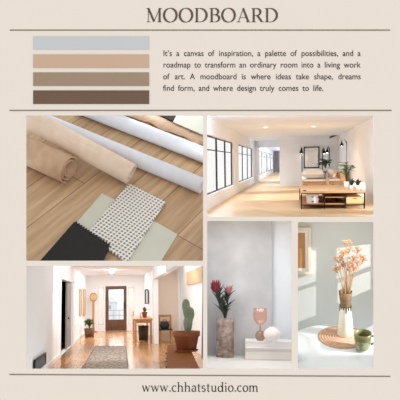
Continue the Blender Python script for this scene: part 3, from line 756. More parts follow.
t.part('backing', MB().box((-W3 + .016, va.y + .05, zv0 + .015), (-W3 + .018, vb.y - .05, zv1 - .015)), M['void'])

# back wall with the door and two sidelights
bx = lambda px: A3(px, 300, Y3).x
bz = lambda py: A3(120, py, Y3).z
xd0, xd1, zd1 = bx(105.4), bx(126.6), bz(286)
holes = [[(xd0, -h3 + .002), (xd1, -h3 + .002), (xd1, zd1), (xd0, zd1)]]
sides = [(bx(98.2), bx(103.8)), (bx(128.2), bx(134))]
for a, b in sides: holes.append([(a, bz(324)), (b, bz(324)), (b, bz(287.5)), (a, bz(287.5))])
struct('wall_back', holed([Vector((x, Y3, z)) for x, z in ((-W3 - .1, -h3), (1.5, -h3), (1.5, C3), (-W3 - .1, C3))], [[Vector((x, Y3, z)) for x, z in h_] for h_ in holes], (0, .12, 0)), M['hallwall'], R3)
g0, g1, gz0, gz1 = bx(108.6), bx(123.6), bz(319.5), bz(289.3)
door = struct('door_1', holed([Vector((x, Y3 + .02, z)) for x, z in ((xd0, -h3 + .003), (xd1, -h3 + .003), (xd1, zd1), (xd0, zd1))], [[Vector((x, Y3 + .02, z)) for x, z in ((g0, gz0), (g1, gz0), (g1, gz1), (g0, gz1))]], (0, .06, 0)), M['walnut'], R3)
struct('door_panel', MB().box((bx(109), Y3 + .005, bz(327)), (bx(123.2), Y3 + .02, bz(321.2))), M['walnut'], R3, parent=door, bev=.006)
struct('glass_pane', MB().box((g0, Y3 + .045, gz0), (g1, Y3 + .055, gz1)), M['pane'], R3, parent=door)
struct('door_handle', MB().tube([(bx(124.6), Y3 - .03, bz(308)), (bx(124.6), Y3 - .03, bz(303))], .012, 8).box((bx(124.6) - .015, Y3 - .02, bz(308.5)), (bx(124.6) + .015, Y3 + .02, bz(302.5))), M['black'], R3, parent=door)
M['sheer'] = glassy('sheer_curtain', (255, 252, 246), .0, .5, .45, (250, 246, 238))
for i, (a, b) in enumerate(sides):
    fm = MB(); e = .025; z0, z1 = bz(324), bz(287.5)
    fm.box((a, Y3 + .03, z0), (a + e, Y3 + .09, z1)).box((b - e, Y3 + .03, z0), (b, Y3 + .09, z1)).box((a, Y3 + .03, z0), (b, Y3 + .09, z0 + e)).box((a, Y3 + .03, z1 - e), (b, Y3 + .09, z1))
    wo = struct('window_%d' % (7 + i), fm, M['hallwall'], R3)
    struct('glass_pane', MB().box((a + e, Y3 + .055, z0 + e), (b - e, Y3 + .062, z1 - e)), M['pane'], R3, parent=wo)
    vs = []; n = 24
    for k in range(n + 1):
        x = a + (b - a) * k / n; yy = Y3 + .012 + .008 * math.sin(k * 1.6)
        vs += [(x, yy - .02, z0 - .01), (x, yy - .02, z1 + .01)]
    t = Thing('sheer_curtain', ['white sheer curtain over the narrow window left of the brown door', 'white sheer curtain over the narrow window right of the brown door'][i], 'curtain', R3, ((a + b) / 2, Y3, z0), 'sheer curtains beside the door')
    t.part('fabric', MB().add(vs, [(2 * k, 2 * k + 1, 2 * k + 3, 2 * k + 2) for k in range(n)], True), M['sheer'])
    t.part('rod', MB().tube([(a - .02, Y3 - .01, z1 + .015), (b + .02, Y3 - .01, z1 + .015)], .007, 8), M['pot'])
# the street beyond the glass: pale house, rail and pavement
M['street'] = mat('pale_siding', (232, 236, 240), .8, .04, 3)
t = Thing('porch_railing', 'pale porch railing seen through the glass of the brown door', 'railing', R3, (bx(116), Y3 + 1.2, -h3 + .2))
ya = Y3 + 1.2
for k, z in enumerate((bz(311) - .0, bz(316.5))): t.part('rail', MB().box((bx(100), ya, z - .012), (bx(132), ya + .04, z + .012)), mat('grey_rail', (176, 180, 188), .7, .02))
for k in range(6):
    x = bx(101) + (bx(131) - bx(101)) * k / 5
    t.part('post', MB().box((x - .012, ya + .005, -h3), (x + .012, ya + .035, bz(311))), mat('grey_post', (190, 194, 200), .7, .02))
t = Thing('neighbour_house', 'pale blurred house across the street behind the door glass', 'house', R3, (bx(112), Y3 + 3, -h3))
ya = Y3 + 3
hx = lambda px: A3(px, 300, ya).x; hz = lambda py: A3(120, py, ya).z
t.part('wall', MB().box((hx(104), ya, -h3), (hx(117), ya + .5, hz(303))), M['street'])
t.part('roof', MB().prism([(hx(103), ya - .05, hz(303.2)), (hx(118), ya - .05, hz(303.2)), (hx(111), ya - .05, hz(296))], (0, .6, 0)), mat('grey_roof', (200, 204, 212), .8, .05))
t.part('window', MB().box((hx(108), ya - .01, hz(309)), (hx(111), ya, hz(305))), mat('dim_window', (170, 178, 190), .4, .02))

# ceiling lamp in the hall
c = A3(111.5, 267.2, 14.5); c.z = C3; u = 14.5 / F
t = Thing('ceiling_lamp', 'small white globe ceiling lamp with a dark cap in the hall', 'ceiling lamp', R3, c)
gz = A3(111.5, 270.6, 14.5).z
t.part('cord', MB().tube([c, (c.x, c.y, gz + .04)], .008, 8), M['black'])
t.part('cap', MB().lathe((c.x, c.y, gz + .02), [(.001, 0), (.045, 0), (.03, .035), (.001, .04)], 20), M['black'])
t.part('globe', MB().ball((c.x, c.y, gz - .02), .055, 1, 20, 12), M['globe'])

# two small pictures on the left wall
for px0, px1, lb in ((80.6, 82.4, 'narrow wooden framed picture on the hall wall, nearer the doorway'), (84.0, 85.9, 'narrow wooden framed picture on the hall wall, nearer the corner')):
    ya, yb = yw(px0), yw(px1); pm = (px0 + px1) / 2; za = R3.sx(pm, 315, -W3).z; zb_ = R3.sx(pm, 289.5, -W3).z; X = -W3
    t = Thing('framed_picture', lb, 'picture', R3, (X, (ya + yb) / 2, za), 'narrow pictures in the hall')
    e = .02; ey = (yb - ya) * .2
    t.part('picture_frame', MB().box((X, ya, za), (X + .03, ya + ey, zb_)).box((X, yb - ey, za), (X + .03, yb, zb_)).box((X, ya, za), (X + .03, yb, za + e)).box((X, ya, zb_ - e), (X + .03, yb, zb_)), M['honey'])
    t.part('print', MB().box((X, ya + ey, za + e), (X + .012, yb - ey, zb_ - e)), mat('faded_print', (222, 212, 194), .6, .1, 12))

# plant in a basket at the far left
c = R3.pl(83.6, 337, -h3); c.x = max(c.x, -W3 + .23); u = c.y / F
M['basket'] = mat('brown_basket', (122, 80, 56), .8, .25, 50, bump=.5)
pot_plant('potted_plant', 'leafy green plant in a brown basket beside the hall doorway', R3, c, 5.0 * u, 8.2 * u, M['basket'], M['leaf'], 'stalk', (44, 9 * u, 2.4 * u, 3.9 * u, 3.4 * u), 31, taper=.8)
# tall stand with a round woven head
c = R3.pl(93.3, 331.8, -h3); c *= 17.95 / c.y; c.z = -h3; u = c.y / F
t = Thing('floor_stand', 'tall honey wood stand with a round woven head in the hall corner', 'stand', R3, c)
t.part('base', MB().lathe(c, [(.001, 0), (3.6 * u, 0), (3.4 * u, 1.0 * u), (.001, 1.1 * u)], 24), M['honey'])
t.part('post', MB().box((c.x - 1.0 * u, c.y - 1.0 * u, c.z + 1.0 * u), (c.x + 1.0 * u, c.y + 1.0 * u, c.z + 31 * u)), M['honey'], bev=.004)
mb = MB(); hc = c + Vector((0, 0, 33.5 * u))
pth = [hc + Vector((3.2 * u * math.cos(a * PI / 12), 0, 3.9 * u * math.sin(a * PI / 12))) for a in range(25)]
hd = t.part('head_disc', MB().tube([hc + Vector((0, -.8 * u, 0)), hc + Vector((0, .8 * u, 0))], 3.2 * u, 26), mat('woven_cane', (226, 190, 140), .8, .12, 40, bump=.4))
t.part('head_ring', MB().tube(pth, .55 * u, 8), M['honey'], parent=hd)
# rug
q = [R3.pl(81.2, 370.5, -h3 + .006), R3.pl(96, 346.5, -h3 + .006), R3.pl(125.6, 346.5, -h3 + .006), R3.pl(128.4, 370.5, -h3 + .006)]
M['rug'] = mat('taupe_woven_rug', (188, 172, 156), .95, .1, 9, (140, 124, 112), stretch=(2.5, .9, 1), bump=.4, detail=8, contrast=(.42, .58))
base = sum(q, Vector()) / 4; base.z = -h3
t = Thing('rug', 'grey and taupe patterned rug on the honey wood floor', 'rug', R3, base)
t.part('pile', MB().prism([p - Vector((0, 0, .006)) for p in q], (0, 0, .014)), M['rug'])
bd = MB()
for i in range(4):
    a, b = q[i], q[(i + 1) % 4]; bd.tube([a + Vector((0, 0, .004)), b + Vector((0, 0, .004))], .009, 6)
t.part('binding', bd, mat('rug_binding', (120, 108, 98), .9, .1, 30))

# right side: stub wall, pillar, header and the dining room
yp = 12.6; xp0 = A3(153.6, 300, yp).x; xp1 = A3(158.3, 300, yp).x
struct('wall_stub', MB().box((bx(144), 15.6, -h3), (1.5, 15.7, C3)), M['hallwall'], R3)
struct('wall_alcove', MB().box((bx(144), 15.7, -h3), (bx(144) + .06, Y3, C3)), M['hallwall'], R3)
struct('wall_pillar', MB().box((xp0, yp, -h3), (xp1, yp + .5, C3)), M['hallwall'], R3)
hz_ = A3(154, 279, yp).z
struct('trim_header', MB().prism([(xp0, 7.4, hz_), (xp0, yp, hz_), (xp0, yp, clip(yp)), (xp0, 12.2, clip(12.2)), (xp0, 7.4, .061 * 7.4)], (xp1 - xp0, 0, 0)).clip(R3, x0=24.3, y0=264.3, x1=204.6, y1=371), M['hallwall'], R3)
XR = 1.40; yR = F * XR / (178.3 - 120)
struct('wall_dining', MB().box((xp1, yR, -h3), (XR + .1, yR + .08, C3)), M['pinkwall'], R3)
struct('wall_right', MB().prism([(XR, 8.6, -h3), (XR, yR, -h3), (XR, yR, C3), (XR, 12.2, C3), (XR, 8.6, .061 * 8.6)], (.08, 0, 0)).clip(R3, x0=24.3, y0=264.3, x1=204.6, y1=371), M['hallwall'], R3)
struct('trim_2', MB().box((XR - .03, yR - .16, -h3), (XR, yR, C3)), M['white'], R3)
# wooden panel picture on the right wall
pa = R3.sx(187.8, 273, XR); pb = R3.sx(203.5, 273, XR)
zA, zB_ = R3.sx(187.8, 285.2, XR).z, R3.sx(187.8, 272.0, XR).z
t = Thing('wood_panel', 'pale wooden wall panel hung above the cactus', 'wall art', R3, (XR, (pa.y + pb.y) / 2, zA))
t.part('panel', MB().prism([(XR - .03, pa.y, zA), (XR - .03, pb.y, zA), (XR - .03, pb.y, zB_), (XR - .03, pa.y, zB_)], (.03, 0, 0)).clip(R3, x1=204.6), mat('pale_maple', (222, 190, 150), .6, .06, 6, stretch=(1, 1, 5)), bev=.004)
t.part('hanger', MB().box((XR - .012, (pa.y + pb.y) / 2 - .03, zB_), (XR, (pa.y + pb.y) / 2 + .03, zB_ + .015)), M['black'])
# arched mirror on the stub wall
Ym = 15.6; u = Ym / F; mc = A3(146.8, 300, Ym); w_ = 1.5 * u; hb = A3(146.8, 303.6, Ym).z; ht = A3(146.8, 291.5, Ym).z
arch = [Vector((mc.x - w_, Ym - .02, hb)), Vector((mc.x + w_, Ym - .02, hb))] + [Vector((mc.x + w_ * math.cos(PI * k / 10), Ym - .02, ht + w_ * 1.3 * math.sin(PI * k / 10))) for k in range(11)]
t = Thing('arched_mirror', 'small arched mirror in a thin black frame above the desk', 'mirror', R3, (mc.x, Ym, hb))
t.part('mirror_frame', MB().tube(arch + [arch[0]], .55 * u, 8), M['black'])
mm, nt, b_ = base_mat('mirror_silver'); b_.inputs['Metallic'].default_value = 1; b_.inputs['Roughness'].default_value = .05; b_.inputs['Base Color'].default_value = (.8, .82, .84, 1)
t.part('mirror_glass', MB().prism(arch, (0, .015, 0)), mm)
# desk with its chair, basket and plant
dl_, dr_ = R3.pl(135.6, 341, -h3), R3.pl(152.2, 342.6, -h3)
yf = 13.2; u = yf / F
zdt = A3(143, 318.8, yf).z; x0, x1 = A3(133.2, 320, yf).x, A3(153.4, 320, yf).x; yk = 15.2
t = Thing('desk', 'narrow honey wood desk beside the white pillar', 'desk', R3, ((x0 + x1) / 2, (yf + yk) / 2, -h3))
t.part('top', MB().box((x0, yf, zdt - .04), (x1, yk, zdt)), M['honey'], bev=.006)
for ya in (yf + .04, yk - .07): t.part('apron', MB().box((x0 + .05, ya, zdt - .1), (x1 - .05, ya + .03, zdt - .04)), M['honey'])
for x in (x0 + .04, x1 - .075):
    for y in (yf + .03, yk - .1): t.part('leg', MB().box((x, y, -h3), (x + .04, y + .07, zdt - .04)), M['honey'], bev=.004)
M['darkbasket'] = mat('dark_basket', (84, 64, 42), .8, .25, 50, bump=.5)
bc = R3.pl(143.4, 338.5, -h3); bc.y = 13.9; bc.x = A3(143.4, 330, 13.9).x; u = 13.9 / F
t = Thing('waste_basket', 'dark brown wicker basket on the floor under the desk', 'basket', R3, (bc.x, bc.y, -h3))
t.part('body', MB().lathe((bc.x, bc.y, -h3), [(.001, 0), (4.4 * u, 0), (5.2 * u, 13.5 * u), (4.9 * u, 13.5 * u), (4.1 * u, .4 * u), (.001, .4 * u)], 26), M['darkbasket'])
t.part('rim', MB().lathe((bc.x, bc.y, -h3 + 13.4 * u), [(4.9 * u, -.3 * u), (5.5 * u, 0), (4.9 * u, .4 * u), (4.7 * u, 0)], 26), M['darkbasket'])
pc = Vector((A3(144.6, 318, 14.0).x, 14.0, zdt)); u = 14.0 / F
pot_plant('potted_plant', 'small leafy plant in a terracotta pot on the desk', R3, pc, 2.5 * u, 5.6 * u, M['terra'], M['leaf'], 'rosette', (16, 6.2 * u, 2.6 * u, (.4, 1.3)), 41, taper=.75, rim=.1)
pc = Vector((A3(140.6, 318, 13.7).x, 13.7, zdt))
t = Thing('candle', 'small pink candle in a holder beside the pot on the desk', 'candle', R3, pc)
t.part('holder', MB().lathe(pc, [(.001, 0), (1.0 * u, 0), (.9 * u, .5 * u), (.5 * u, .8 * u), (.001, .8 * u)], 18), M['terra'])
t.part('wax', MB().lathe(pc + Vector((0, 0, .8 * u)), [(.6 * u, 0), (.6 * u, 4.2 * u), (.001, 4.4 * u)], 14), mat('pink_wax', (226, 170, 150), .5, .03))
def chair(name, label, x, y, w, dpt, hs, hbk, ang, m, ms, group=None):
    """plain wooden chair: seat, four legs, two back posts, rails"""
    base = Vector((x, y, -h3)); t = Thing(name, label, 'chair', R3, base, group)
    Rm = Matrix.Translation(base) @ Matrix.Rotation(ang, 4, 'Z') @ Matrix.Translation(-base)
    def put(nm, mb_, mm_, **k):
        mb_.v = [Rm @ v for v in mb_.v]; t.part(nm, mb_, mm_, **k)
    e = w * .07
    put('seat', MB().box((x - w / 2, y - dpt / 2, -h3 + hs - e), (x + w / 2, y + dpt / 2, -h3 + hs)), ms, bev=.006)
    for sx_ in (-1, 1):
        X = x + sx_ * (w / 2 - e)
        put('leg', MB().box((X - e, y - dpt / 2, -h3), (X + e, y - dpt / 2 + 2 * e, -h3 + hs - e)), m)
        put('leg', MB().box((X - e, y + dpt / 2 - 2 * e, -h3), (X + e, y + dpt / 2, -h3 + hs - e)), m)
        put('back_post', MB().box((X - e, y + dpt / 2 - 2 * e, -h3 + hs), (X + e, y + dpt / 2, -h3 + hbk)), m)
    put('back_rail', MB().box((x - w / 2 + e, y + dpt / 2 - 1.6 * e, -h3 + hbk - 2.6 * e), (x + w / 2 - e, y + dpt / 2 - .4 * e, -h3 + hbk)), m)
    put('back_slat', MB().box((x - w / 2 + e, y + dpt / 2 - 1.6 * e, -h3 + hs + (hbk - hs) * .4), (x + w / 2 - e, y + dpt / 2 - .4 * e, -h3 + hs + (hbk - hs) * .55)), m)
    return t
cx_ = A3(134.2, 330, 15.4).x
chair('wooden_chair', 'honey wood chair tucked in at the left end of the desk', cx_ + .11, 15.45, .20, .3, .30, .66, PI / 2, M['honey'], M['honey'])
M['blackseat'] = mat('black_upholstery', (38, 36, 36), .7, .1)
cx_ = A3(165.3, 330, 13.0).x; u = 13.0 / F
chair('wooden_chair', 'wooden chair with a black seat beyond the pillar', cx_, 12.95, 13.0 * u, .34, .30, .62, 0, M['honey'], M['blackseat'])
pc = Vector((cx_ - .02, 12.9, -h3 + .30))
t = Thing('black_bag', 'black bag slumped on the seat of the chair beyond the pillar', 'bag', R3, pc)
t.part('body', cushion(MB(), pc + Vector((0, 0, .085)), .11, .1, .085, 9), M['blackseat'])
t.part('handle', MB().tube([pc + Vector((-.05, 0, .15)), pc + Vector((-.03, 0, .21)), pc + Vector((.03, 0, .21)), pc + Vector((.05, 0, .15))], .008, 8), M['blackseat'])

# cabinet with the cactus, nearest the eye
zk = R3.at(186, 369.5, 5.95).z
ck = R3.pl(185.5, 345.0, zk); cf = 6.0
x0 = A3(166.6, 360, 6.05).x; x1 = A3(199, 360, 5.95).x; yk = R3.pl(185, 344.0, zk).y
M['cab'] = mat('brown_cabinet_wood', (150, 88, 34), .7, .12, 7, stretch=(.4, 2, 2), spec=.1)
t = Thing('cabinet', 'low brown wooden cabinet with black knobs under the cactus', 'cabinet', R3, ((x0 + x1) / 2, (cf + yk) / 2, -h3))
ya = ya0 = 5.88
t.part('top', MB().box((x0 - .008, ya, zk - .025), (x1, yk, zk)), M['cab'], bev=.004)
t.part('body', MB().box((x0, ya + .01, -h3 + .05), (x1 - .02, yk - .02, zk - .025)), M['cab'])
for x in (x0 + .01, x1 - .07):
    for y in (ya + .03, yk - .08): t.part('leg', MB().box((x, y, -h3), (x + .04, y + .05, -h3 + .05)), M['cab'])
nd = 3
for k in range(nd):
    a = ya + .03 + (yk - ya - .08) * k / nd; b = a + (yk - ya - .08) / nd - .02
    for j in range(2):
        za = -h3 + .07 + (zk - .04 + h3 - .07) * j / 2; zb_ = za + (zk - .04 + h3 - .07) / 2 - .012
        dw = t.part('drawer', MB().box((x0 - .012, a, za), (x0 + .002, b, zb_)), M['cab'], bev=.003)
        t.part('knob', MB().ball((x0 - .022, (a + b) / 2, (za + zb_) / 2), .011), M['black'], parent=dw)
cor = Vector((x0, ya0, -h3))
t.o.matrix_world = R3.M @ Matrix.Translation(cor) @ Matrix.Rotation(-.082, 4, 'Z') @ Matrix.Translation(t.base - cor)
pc = R3.pl(186.6, 351.2, zk + .0015); u = pc.y / F
t = Thing('potted_cactus', 'tall paddle cactus in a wide terracotta pot on the brown cabinet', 'cactus', R3, pc)
po = t.part('pot', MB().lathe(pc, [(.001, 0), (9.2 * u, 0), (12.2 * u, 14.6 * u), (13.4 * u, 14.6 * u), (13.6 * u, 19.5 * u), (11.8 * u, 19.5 * u), (11.4 * u, 16 * u), (.001, 16 * u)], 40), M['terra'])
t.part('saucer', MB().lathe(pc, [(.001, 0), (11 * u, 0), (11.6 * u, 1.6 * u), (10.8 * u, 1.6 * u), (10.2 * u, .6 * u), (.001, .6 * u)], 40), M['terra'])
t.part('soil', MB().lathe(pc + Vector((0, 0, 16.6 * u)), [(11.4 * u, 0), (.001, 1.2 * u)], 30), M['soil'])
M['cactus'] = mat('cactus_skin', (154, 168, 142), .6, .12, 14, (126, 144, 118))
def paddle(mb, base, ln, wd, th, yaw, lean=0.0):
    n, seg = 20, 18; base = Vector(base); vs = []
    ax = Vector((math.sin(lean), 0, math.cos(lean))); sd = Vector((math.cos(lean) * math.cos(yaw), math.sin(yaw), -math.sin(lean) * math.cos(yaw))); nr = ax.cross(sd)
    for i in range(n + 1):
        q = i / n; r = (.42 + .58 * min(1, q / .55) ** .8) * (max(0, 1 - max(0, (q - .55) / .45) ** 2.4)) ** .5 + .02
        for k in range(seg):
            a = 2 * PI * k / seg; vs.append(base + ax * ln * q + sd * wd * r * math.cos(a) + nr * th * r ** .6 * math.sin(a))
    mb.add(vs, [(i * seg + k, i * seg + (k + 1) % seg, (i + 1) * seg + (k + 1) % seg, (i + 1) * seg + k) for i in range(n) for k in range(seg)] + [list(range(seg))[::-1], list(range(n * seg, n * seg + seg))], True)
mb = MB(); tb = pc + Vector((1.5 * u, 0, 16.4 * u))
paddle(mb, tb, 19 * u, 5.0 * u, 2.4 * u, .35, .02)
t.part('cactus_pad', mb, M['cactus'])
mb = MB(); paddle(mb, tb + Vector((1.0 * u, 0, 8 * u)), 19 * u, 4.8 * u, 2.2 * u, -.45, .10); t.part('cactus_pad', mb, M['cactus'])
mb = MB(); paddle(mb, tb + Vector((-1.0 * u, .0, 15 * u)), 20 * u, 4.6 * u, 2.0 * u, .5, -.03); t.part('cactus_pad', mb, M['cactus'])

# ------------------------------------------------------------------ opening 4: protea vase and books before a plaster wall
h4 = .62; A4 = R4.at; Y4 = 8.2
M['plaster'] = mat('grey_plaster', (204, 203, 203), .85, .05, 2.2, (178, 178, 180), bump=.05, detail=6, contrast=(.3, .7))
M['stone'] = mat('white_table_paint', (232, 229, 226), .5, .02, 5)
M['palewall'] = mat('pale_blue_white_paint', (232, 236, 240), .7, .01)
xs = A4(272.4, 300, Y4).x; xa, xb = A4(203.5, 300, Y4).x, A4(295.5, 300, Y4).x
zt4, zb4 = A4(250, 218.5, Y4).z, -h4
struct('wall_plaster', MB().box((xa - .02, Y4, zb4 - .05), (xs, Y4 + .06, zt4)), M['plaster'], R4, bev=.006)
struct('wall_back', MB().box((xs - .1, Y4 + .10, zb4 - .05), (xb + .02, Y4 + .14, zt4 + .02)), M['palewall'], R4)
struct('wall_left', MB().prism([R4.at(205, 372, 5.8), R4.at(205, 372, Y4), R4.at(205, 219, Y4), R4.at(205, 219, 5.8)], (-.01, 0, 0)), M['palewall'], R4)
struct('wall_right', MB().prism([R4.at(294.5, 372, 5.8), R4.at(294.5, 372, Y4 + .1), R4.at(294.5, 219, Y4 + .1), R4.at(294.5, 219, 5.8)], (.01, 0, 0)), M['palewall'], R4)
q = [R4.pl(205.3, 371.5, -h4), R4.pl(294.2, 371.5, -h4), Vector((A4(294.2, 300, Y4).x, Y4, -h4)), Vector((A4(205.3, 300, Y4).x, Y4, -h4))]
solo('shelf', MB().prism(q, (0, 0, -.03)), M['stone'], R4, (q[0] + q[2]) / 2, 'white table top along the grey plaster wall under vase and books', 'shelf')  # top of a table, legs left out, not a wall shelf
# stone vase with protea
vc = R4.pl(225, 357.0, -h4 + .001); u = vc.y / F; rv = 8.7 * u; hv = 37.5 * u
M['barkstone'] = mat('mottled_brown_stone', (182, 164, 150), .8, .1, 14, (128, 108, 96), bump=.5, detail=10, contrast=(.36, .66), stretch=(1, 1, 1.4))
t = Thing('stone_vase', 'tall mottled brown cylinder vase standing by the plaster wall', 'vase', R4, vc)
t.part('body', MB().lathe(vc, [(.001, 0), (rv * .93, 0), (rv, .012), (rv, hv - .01), (rv * .97, hv), (rv * .84, hv), (rv * .8, .05), (.001, .05)], 40), M['barkstone'])
mo = vc + Vector((0, 0, hv))
M['protea_leaf'] = mat('protea_leaf_green', (58, 70, 56), .6, .2, 20, (36, 44, 38))
M['protea_red'] = mat('protea_red', (146, 36, 50), .6, .2, 25, (100, 20, 36))
M['protea_pink'] = mat('protea_pink', (190, 108, 110), .6, .15, 25)
t = Thing('protea_stem', 'deep red protea flower with lance leaves in the stone vase', 'flower', R4, mo)
tip = mo + Vector((-9.5 * u, -.02, 25 * u))
sp = [mo + Vector((1 * u, 0, -20 * u)), mo + Vector((-1 * u, 0, 2 * u)), mo + Vector((-6 * u, -.01, 14 * u)), tip]
t.part('stem', MB().tube(sp, .6 * u, 8), M['protea_leaf'])
fl = MB(); rnd = random.Random(4)
for ring, (n, el, L, w) in enumerate(((9, 1.42, 13, 3.8), (9, 1.22, 11, 3.6), (8, .95, 7.5, 3.2))):
    for k in range(n):
        a = 2 * PI * k / n + ring * .35
        b = tip + Vector((math.cos(a), math.sin(a), 0)) * 1.6 * u
        fl.leaf(b, b + Vector((math.cos(a) * math.cos(el), math.sin(a) * math.cos(el), math.sin(el))) * L * u, w * u, droop=-.08, cup=.2)
t.part('petals', fl, M['protea_red'], solid=.002)
t.part('flower_heart', MB().ball(tip + Vector((0, 0, 4 * u)), 2.6 * u, 1.7), M['protea_red'])
lv = MB()
for i in range(30):
    q_ = rnd.uniform(.0, .8); p_ = mo.lerp(tip, q_) + Vector((-1 * u * math.sin(q_ * 3), 0, 0)); a = rnd.uniform(0, 2 * PI); el = rnd.uniform(.75, 1.3); L = rnd.uniform(12, 18) * u
    lv.leaf(p_, p_ + Vector((math.cos(a) * math.cos(el), math.sin(a) * math.cos(el) * .7, math.sin(el))) * L, 4.0 * u, droop=.06)
t.part('leaves', lv, M['protea_leaf'], solid=.002)
t = Thing('protea_stem', 'paler pink protea bud on the right side of the stone vase', 'flower', R4, mo + Vector((2 * u, 0, 0)))
tip = mo + Vector((3.2 * u, -.03, 23 * u))
t.part('stem', MB().tube([mo + Vector((-1 * u, 0, -20 * u)), mo + Vector((1 * u, -.01, 4 * u)), tip], .6 * u, 8), M['protea_leaf'])
fl = MB()
for ring, (n, el, L, w) in enumerate(((7, 1.42, 9.5, 2.4), (7, 1.2, 7.5, 2.2))):
    for k in range(n):
        a = 2 * PI * k / n + ring * .4; b = tip + Vector((math.cos(a), math.sin(a), 0)) * .9 * u
        fl.leaf(b, b + Vector((math.cos(a) * math.cos(el), math.sin(a) * math.cos(el), math.sin(el))) * L * u, w * u, droop=-.08, cup=.2)
t.part('petals', fl, M['protea_pink'], solid=.002)
lv = MB()
for i in range(22):
    q_ = rnd.uniform(.0, .95); p_ = mo.lerp(tip, q_); a = rnd.uniform(0, 2 * PI); el = rnd.uniform(.5, 1.15); L = rnd.uniform(9, 14) * u
    lv.leaf(p_, p_ + Vector((math.cos(a) * math.cos(el), math.sin(a) * math.cos(el) * .7, math.sin(el))) * L, 3.4 * u, droop=.06)
t.part('leaves', lv, M['protea_leaf'], solid=.002)
# books
yk0 = R4.pl(260, 360.3, -h4).y; u = yk0 / F
xb0, xb1 = A4(245, 350, yk0).x, A4(293, 350, yk0).x; z = -h4 + .0006
M['pages'] = mat('book_pages', (238, 232, 226), .9, .04, 60, stretch=(.1, .1, 6))
def book(hh, dx, m, label):
    global z
    t = Thing('book', label, 'book', R4, ((xb0 + xb1) / 2, yk0 + .35, z), 'books stacked on the shelf')
    x0 = xb0 + dx; c = hh * .13; y1 = Y4 - .03
    t.part('cover', MB().box((x0, yk0, z), (xb1, y1, z + c)).box((x0, yk0, z + hh - c), (xb1, y1, z + hh)).box((x0, yk0, z + c), (x0 + .006, y1, z + hh - c)), m, bev=.001)
    t.part('pages', MB().box((x0 + .006, yk0 + .012, z + c), (xb1 - .004, y1 - .01, z + hh - c)), M['pages'])
    z += hh + .0005
book(9.2 * u, 0.0, mat('beige_cover', (222, 210, 198), .7, .03), 'thick beige book at the bottom of the stack')
book(2.0 * u, .004, mat('blush_cover', (214, 196, 186), .7, .03), 'thin blush book between the white and the beige books')
book(7.2 * u, .002, mat('white_cover', (240, 238, 238), .6, .01), 'white book at the top of the stack under the goblet')
# goblet
gc = R4.pl(260.2, 340.6, z); u = gc.y / F
M['blushglass'] = glassy('blush_glass', (254, 243, 237), .10, .08, .12, (224, 176, 156))
M['amberglass'] = glassy('smoky_amber_glass', (222, 200, 176), .12, .06, .35, (186, 160, 132))
t = Thing('goblet', 'fluted blush glass goblet on a round smoky foot on the white book', 'goblet', R4, gc)
t.part('foot', MB().lathe(gc, [(.001, 0), (2.6 * u, 0), (4.5 * u, 2.2 * u), (4.9 * u, 4.6 * u), (4.2 * u, 7.4 * u), (2.4 * u, 9.2 * u), (1.0 * u, 10.2 * u), (.8 * u, 14 * u), (.001, 14.2 * u)], 32), M['amberglass'])
t.part('bowl', MB().lathe(gc + Vector((0, 0, 13.5 * u)), [(.001, 0), (1.2 * u, .8 * u), (3.6 * u, 3.0 * u), (6.1 * u, 6.4 * u), (6.5 * u, 11 * u), (6.4 * u, 18 * u), (6.2 * u, 18 * u), (6.25 * u, 11 * u), (5.8 * u, 6.6 * u), (3.3 * u, 3.3 * u), (.001, 1.1 * u)], 96, 18, .028), M['blushglass'])
bc = R4.pl(272.2, 341.2, z); u = bc.y / F
t = Thing('round_vase', 'small round cream vase beside the goblet on the white book', 'vase', R4, bc)
M['creamceramic'] = mat('cream_ceramic', (238, 230, 222), .6, .02, 8)
prof = [(.001, 0), (3.4 * u, 0)] + [(8.3 * u * math.cos(a), 6.6 * u + 6.5 * u * math.sin(a)) for a in [math.radians(x) for x in range(-62, 73, 9)]] + [(2.5 * u, 13.6 * u), (2.1 * u, 13.6 * u), (2.0 * u, 12.2 * u), (.001, 11.5 * u)]
t.part('body', MB().lathe(bc, prof, 40), M['creamceramic'])
t.part('neck_ring', MB().lathe(bc + Vector((0, 0, 13.2 * u)), [(2.3 * u, 0), (2.8 * u, .3 * u), (2.4 * u, .7 * u), (2.0 * u, .5 * u)], 28), M['creamceramic'])

# ------------------------------------------------------------------ opening 5: dried flowers on a round table
y_ = (R5.M @ R5.pl(336, 376, -1)).y; h5 = 5.9 / y_
G5 = lambda px, py, up=0.0: R5.pl(px, py, -h5 + up)
tc = (G5(336, 324.2) + G5(336, 376.5)) / 2; tc.x = G5(336, 350).x
rt = (G5(336, 324.2) - G5(336, 376.5)).length / 2
u = R5.u(tc)
M['tabletop'] = mat('white_lacquer', (232, 238, 240), .3, .01, 4)
t = Thing('round_table', 'round white table carrying the vase and the green mug', 'table', R5, tc - Vector((0, 0, .8)))
t.part('tabletop', MB().lathe(tc, [(.001, -.03), (rt - .01, -.03), (rt, -.02), (rt, -.006), (rt - .008, 0), (.001, 0)], 96).clip(R5, x0=296.4, x1=376), M['tabletop'])
t.part('pedestal', MB().lathe(tc - Vector((0, 0, .8)), [(.001, 0), (.26, 0), (.25, .02), (.06, .06), (.045, .4), (.07, .77), (.001, .77)], 32), M['tabletop'])
Yw = G5(336, 324).y + .35
M['greenwall'] = mat('grey_green_paint', (204, 208, 205), .8, .015, 2)
A5 = R5.at
wa = [A5(294.5, 219.3, Yw), A5(378, 219.3, Yw), A5(378, 352, Yw), A5(294.5, 352, Yw)]
struct('wall_back', MB().prism(wa, (0, .05, 0)), M['greenwall'], R5)
struct('wall_left', MB().prism([A5(295.8, 345, 5.6), A5(295.8, 345, Yw), A5(295.8, 220, Yw), A5(295.8, 222, 5.9)], (-.006, 0, 0)), M['greenwall'], R5)
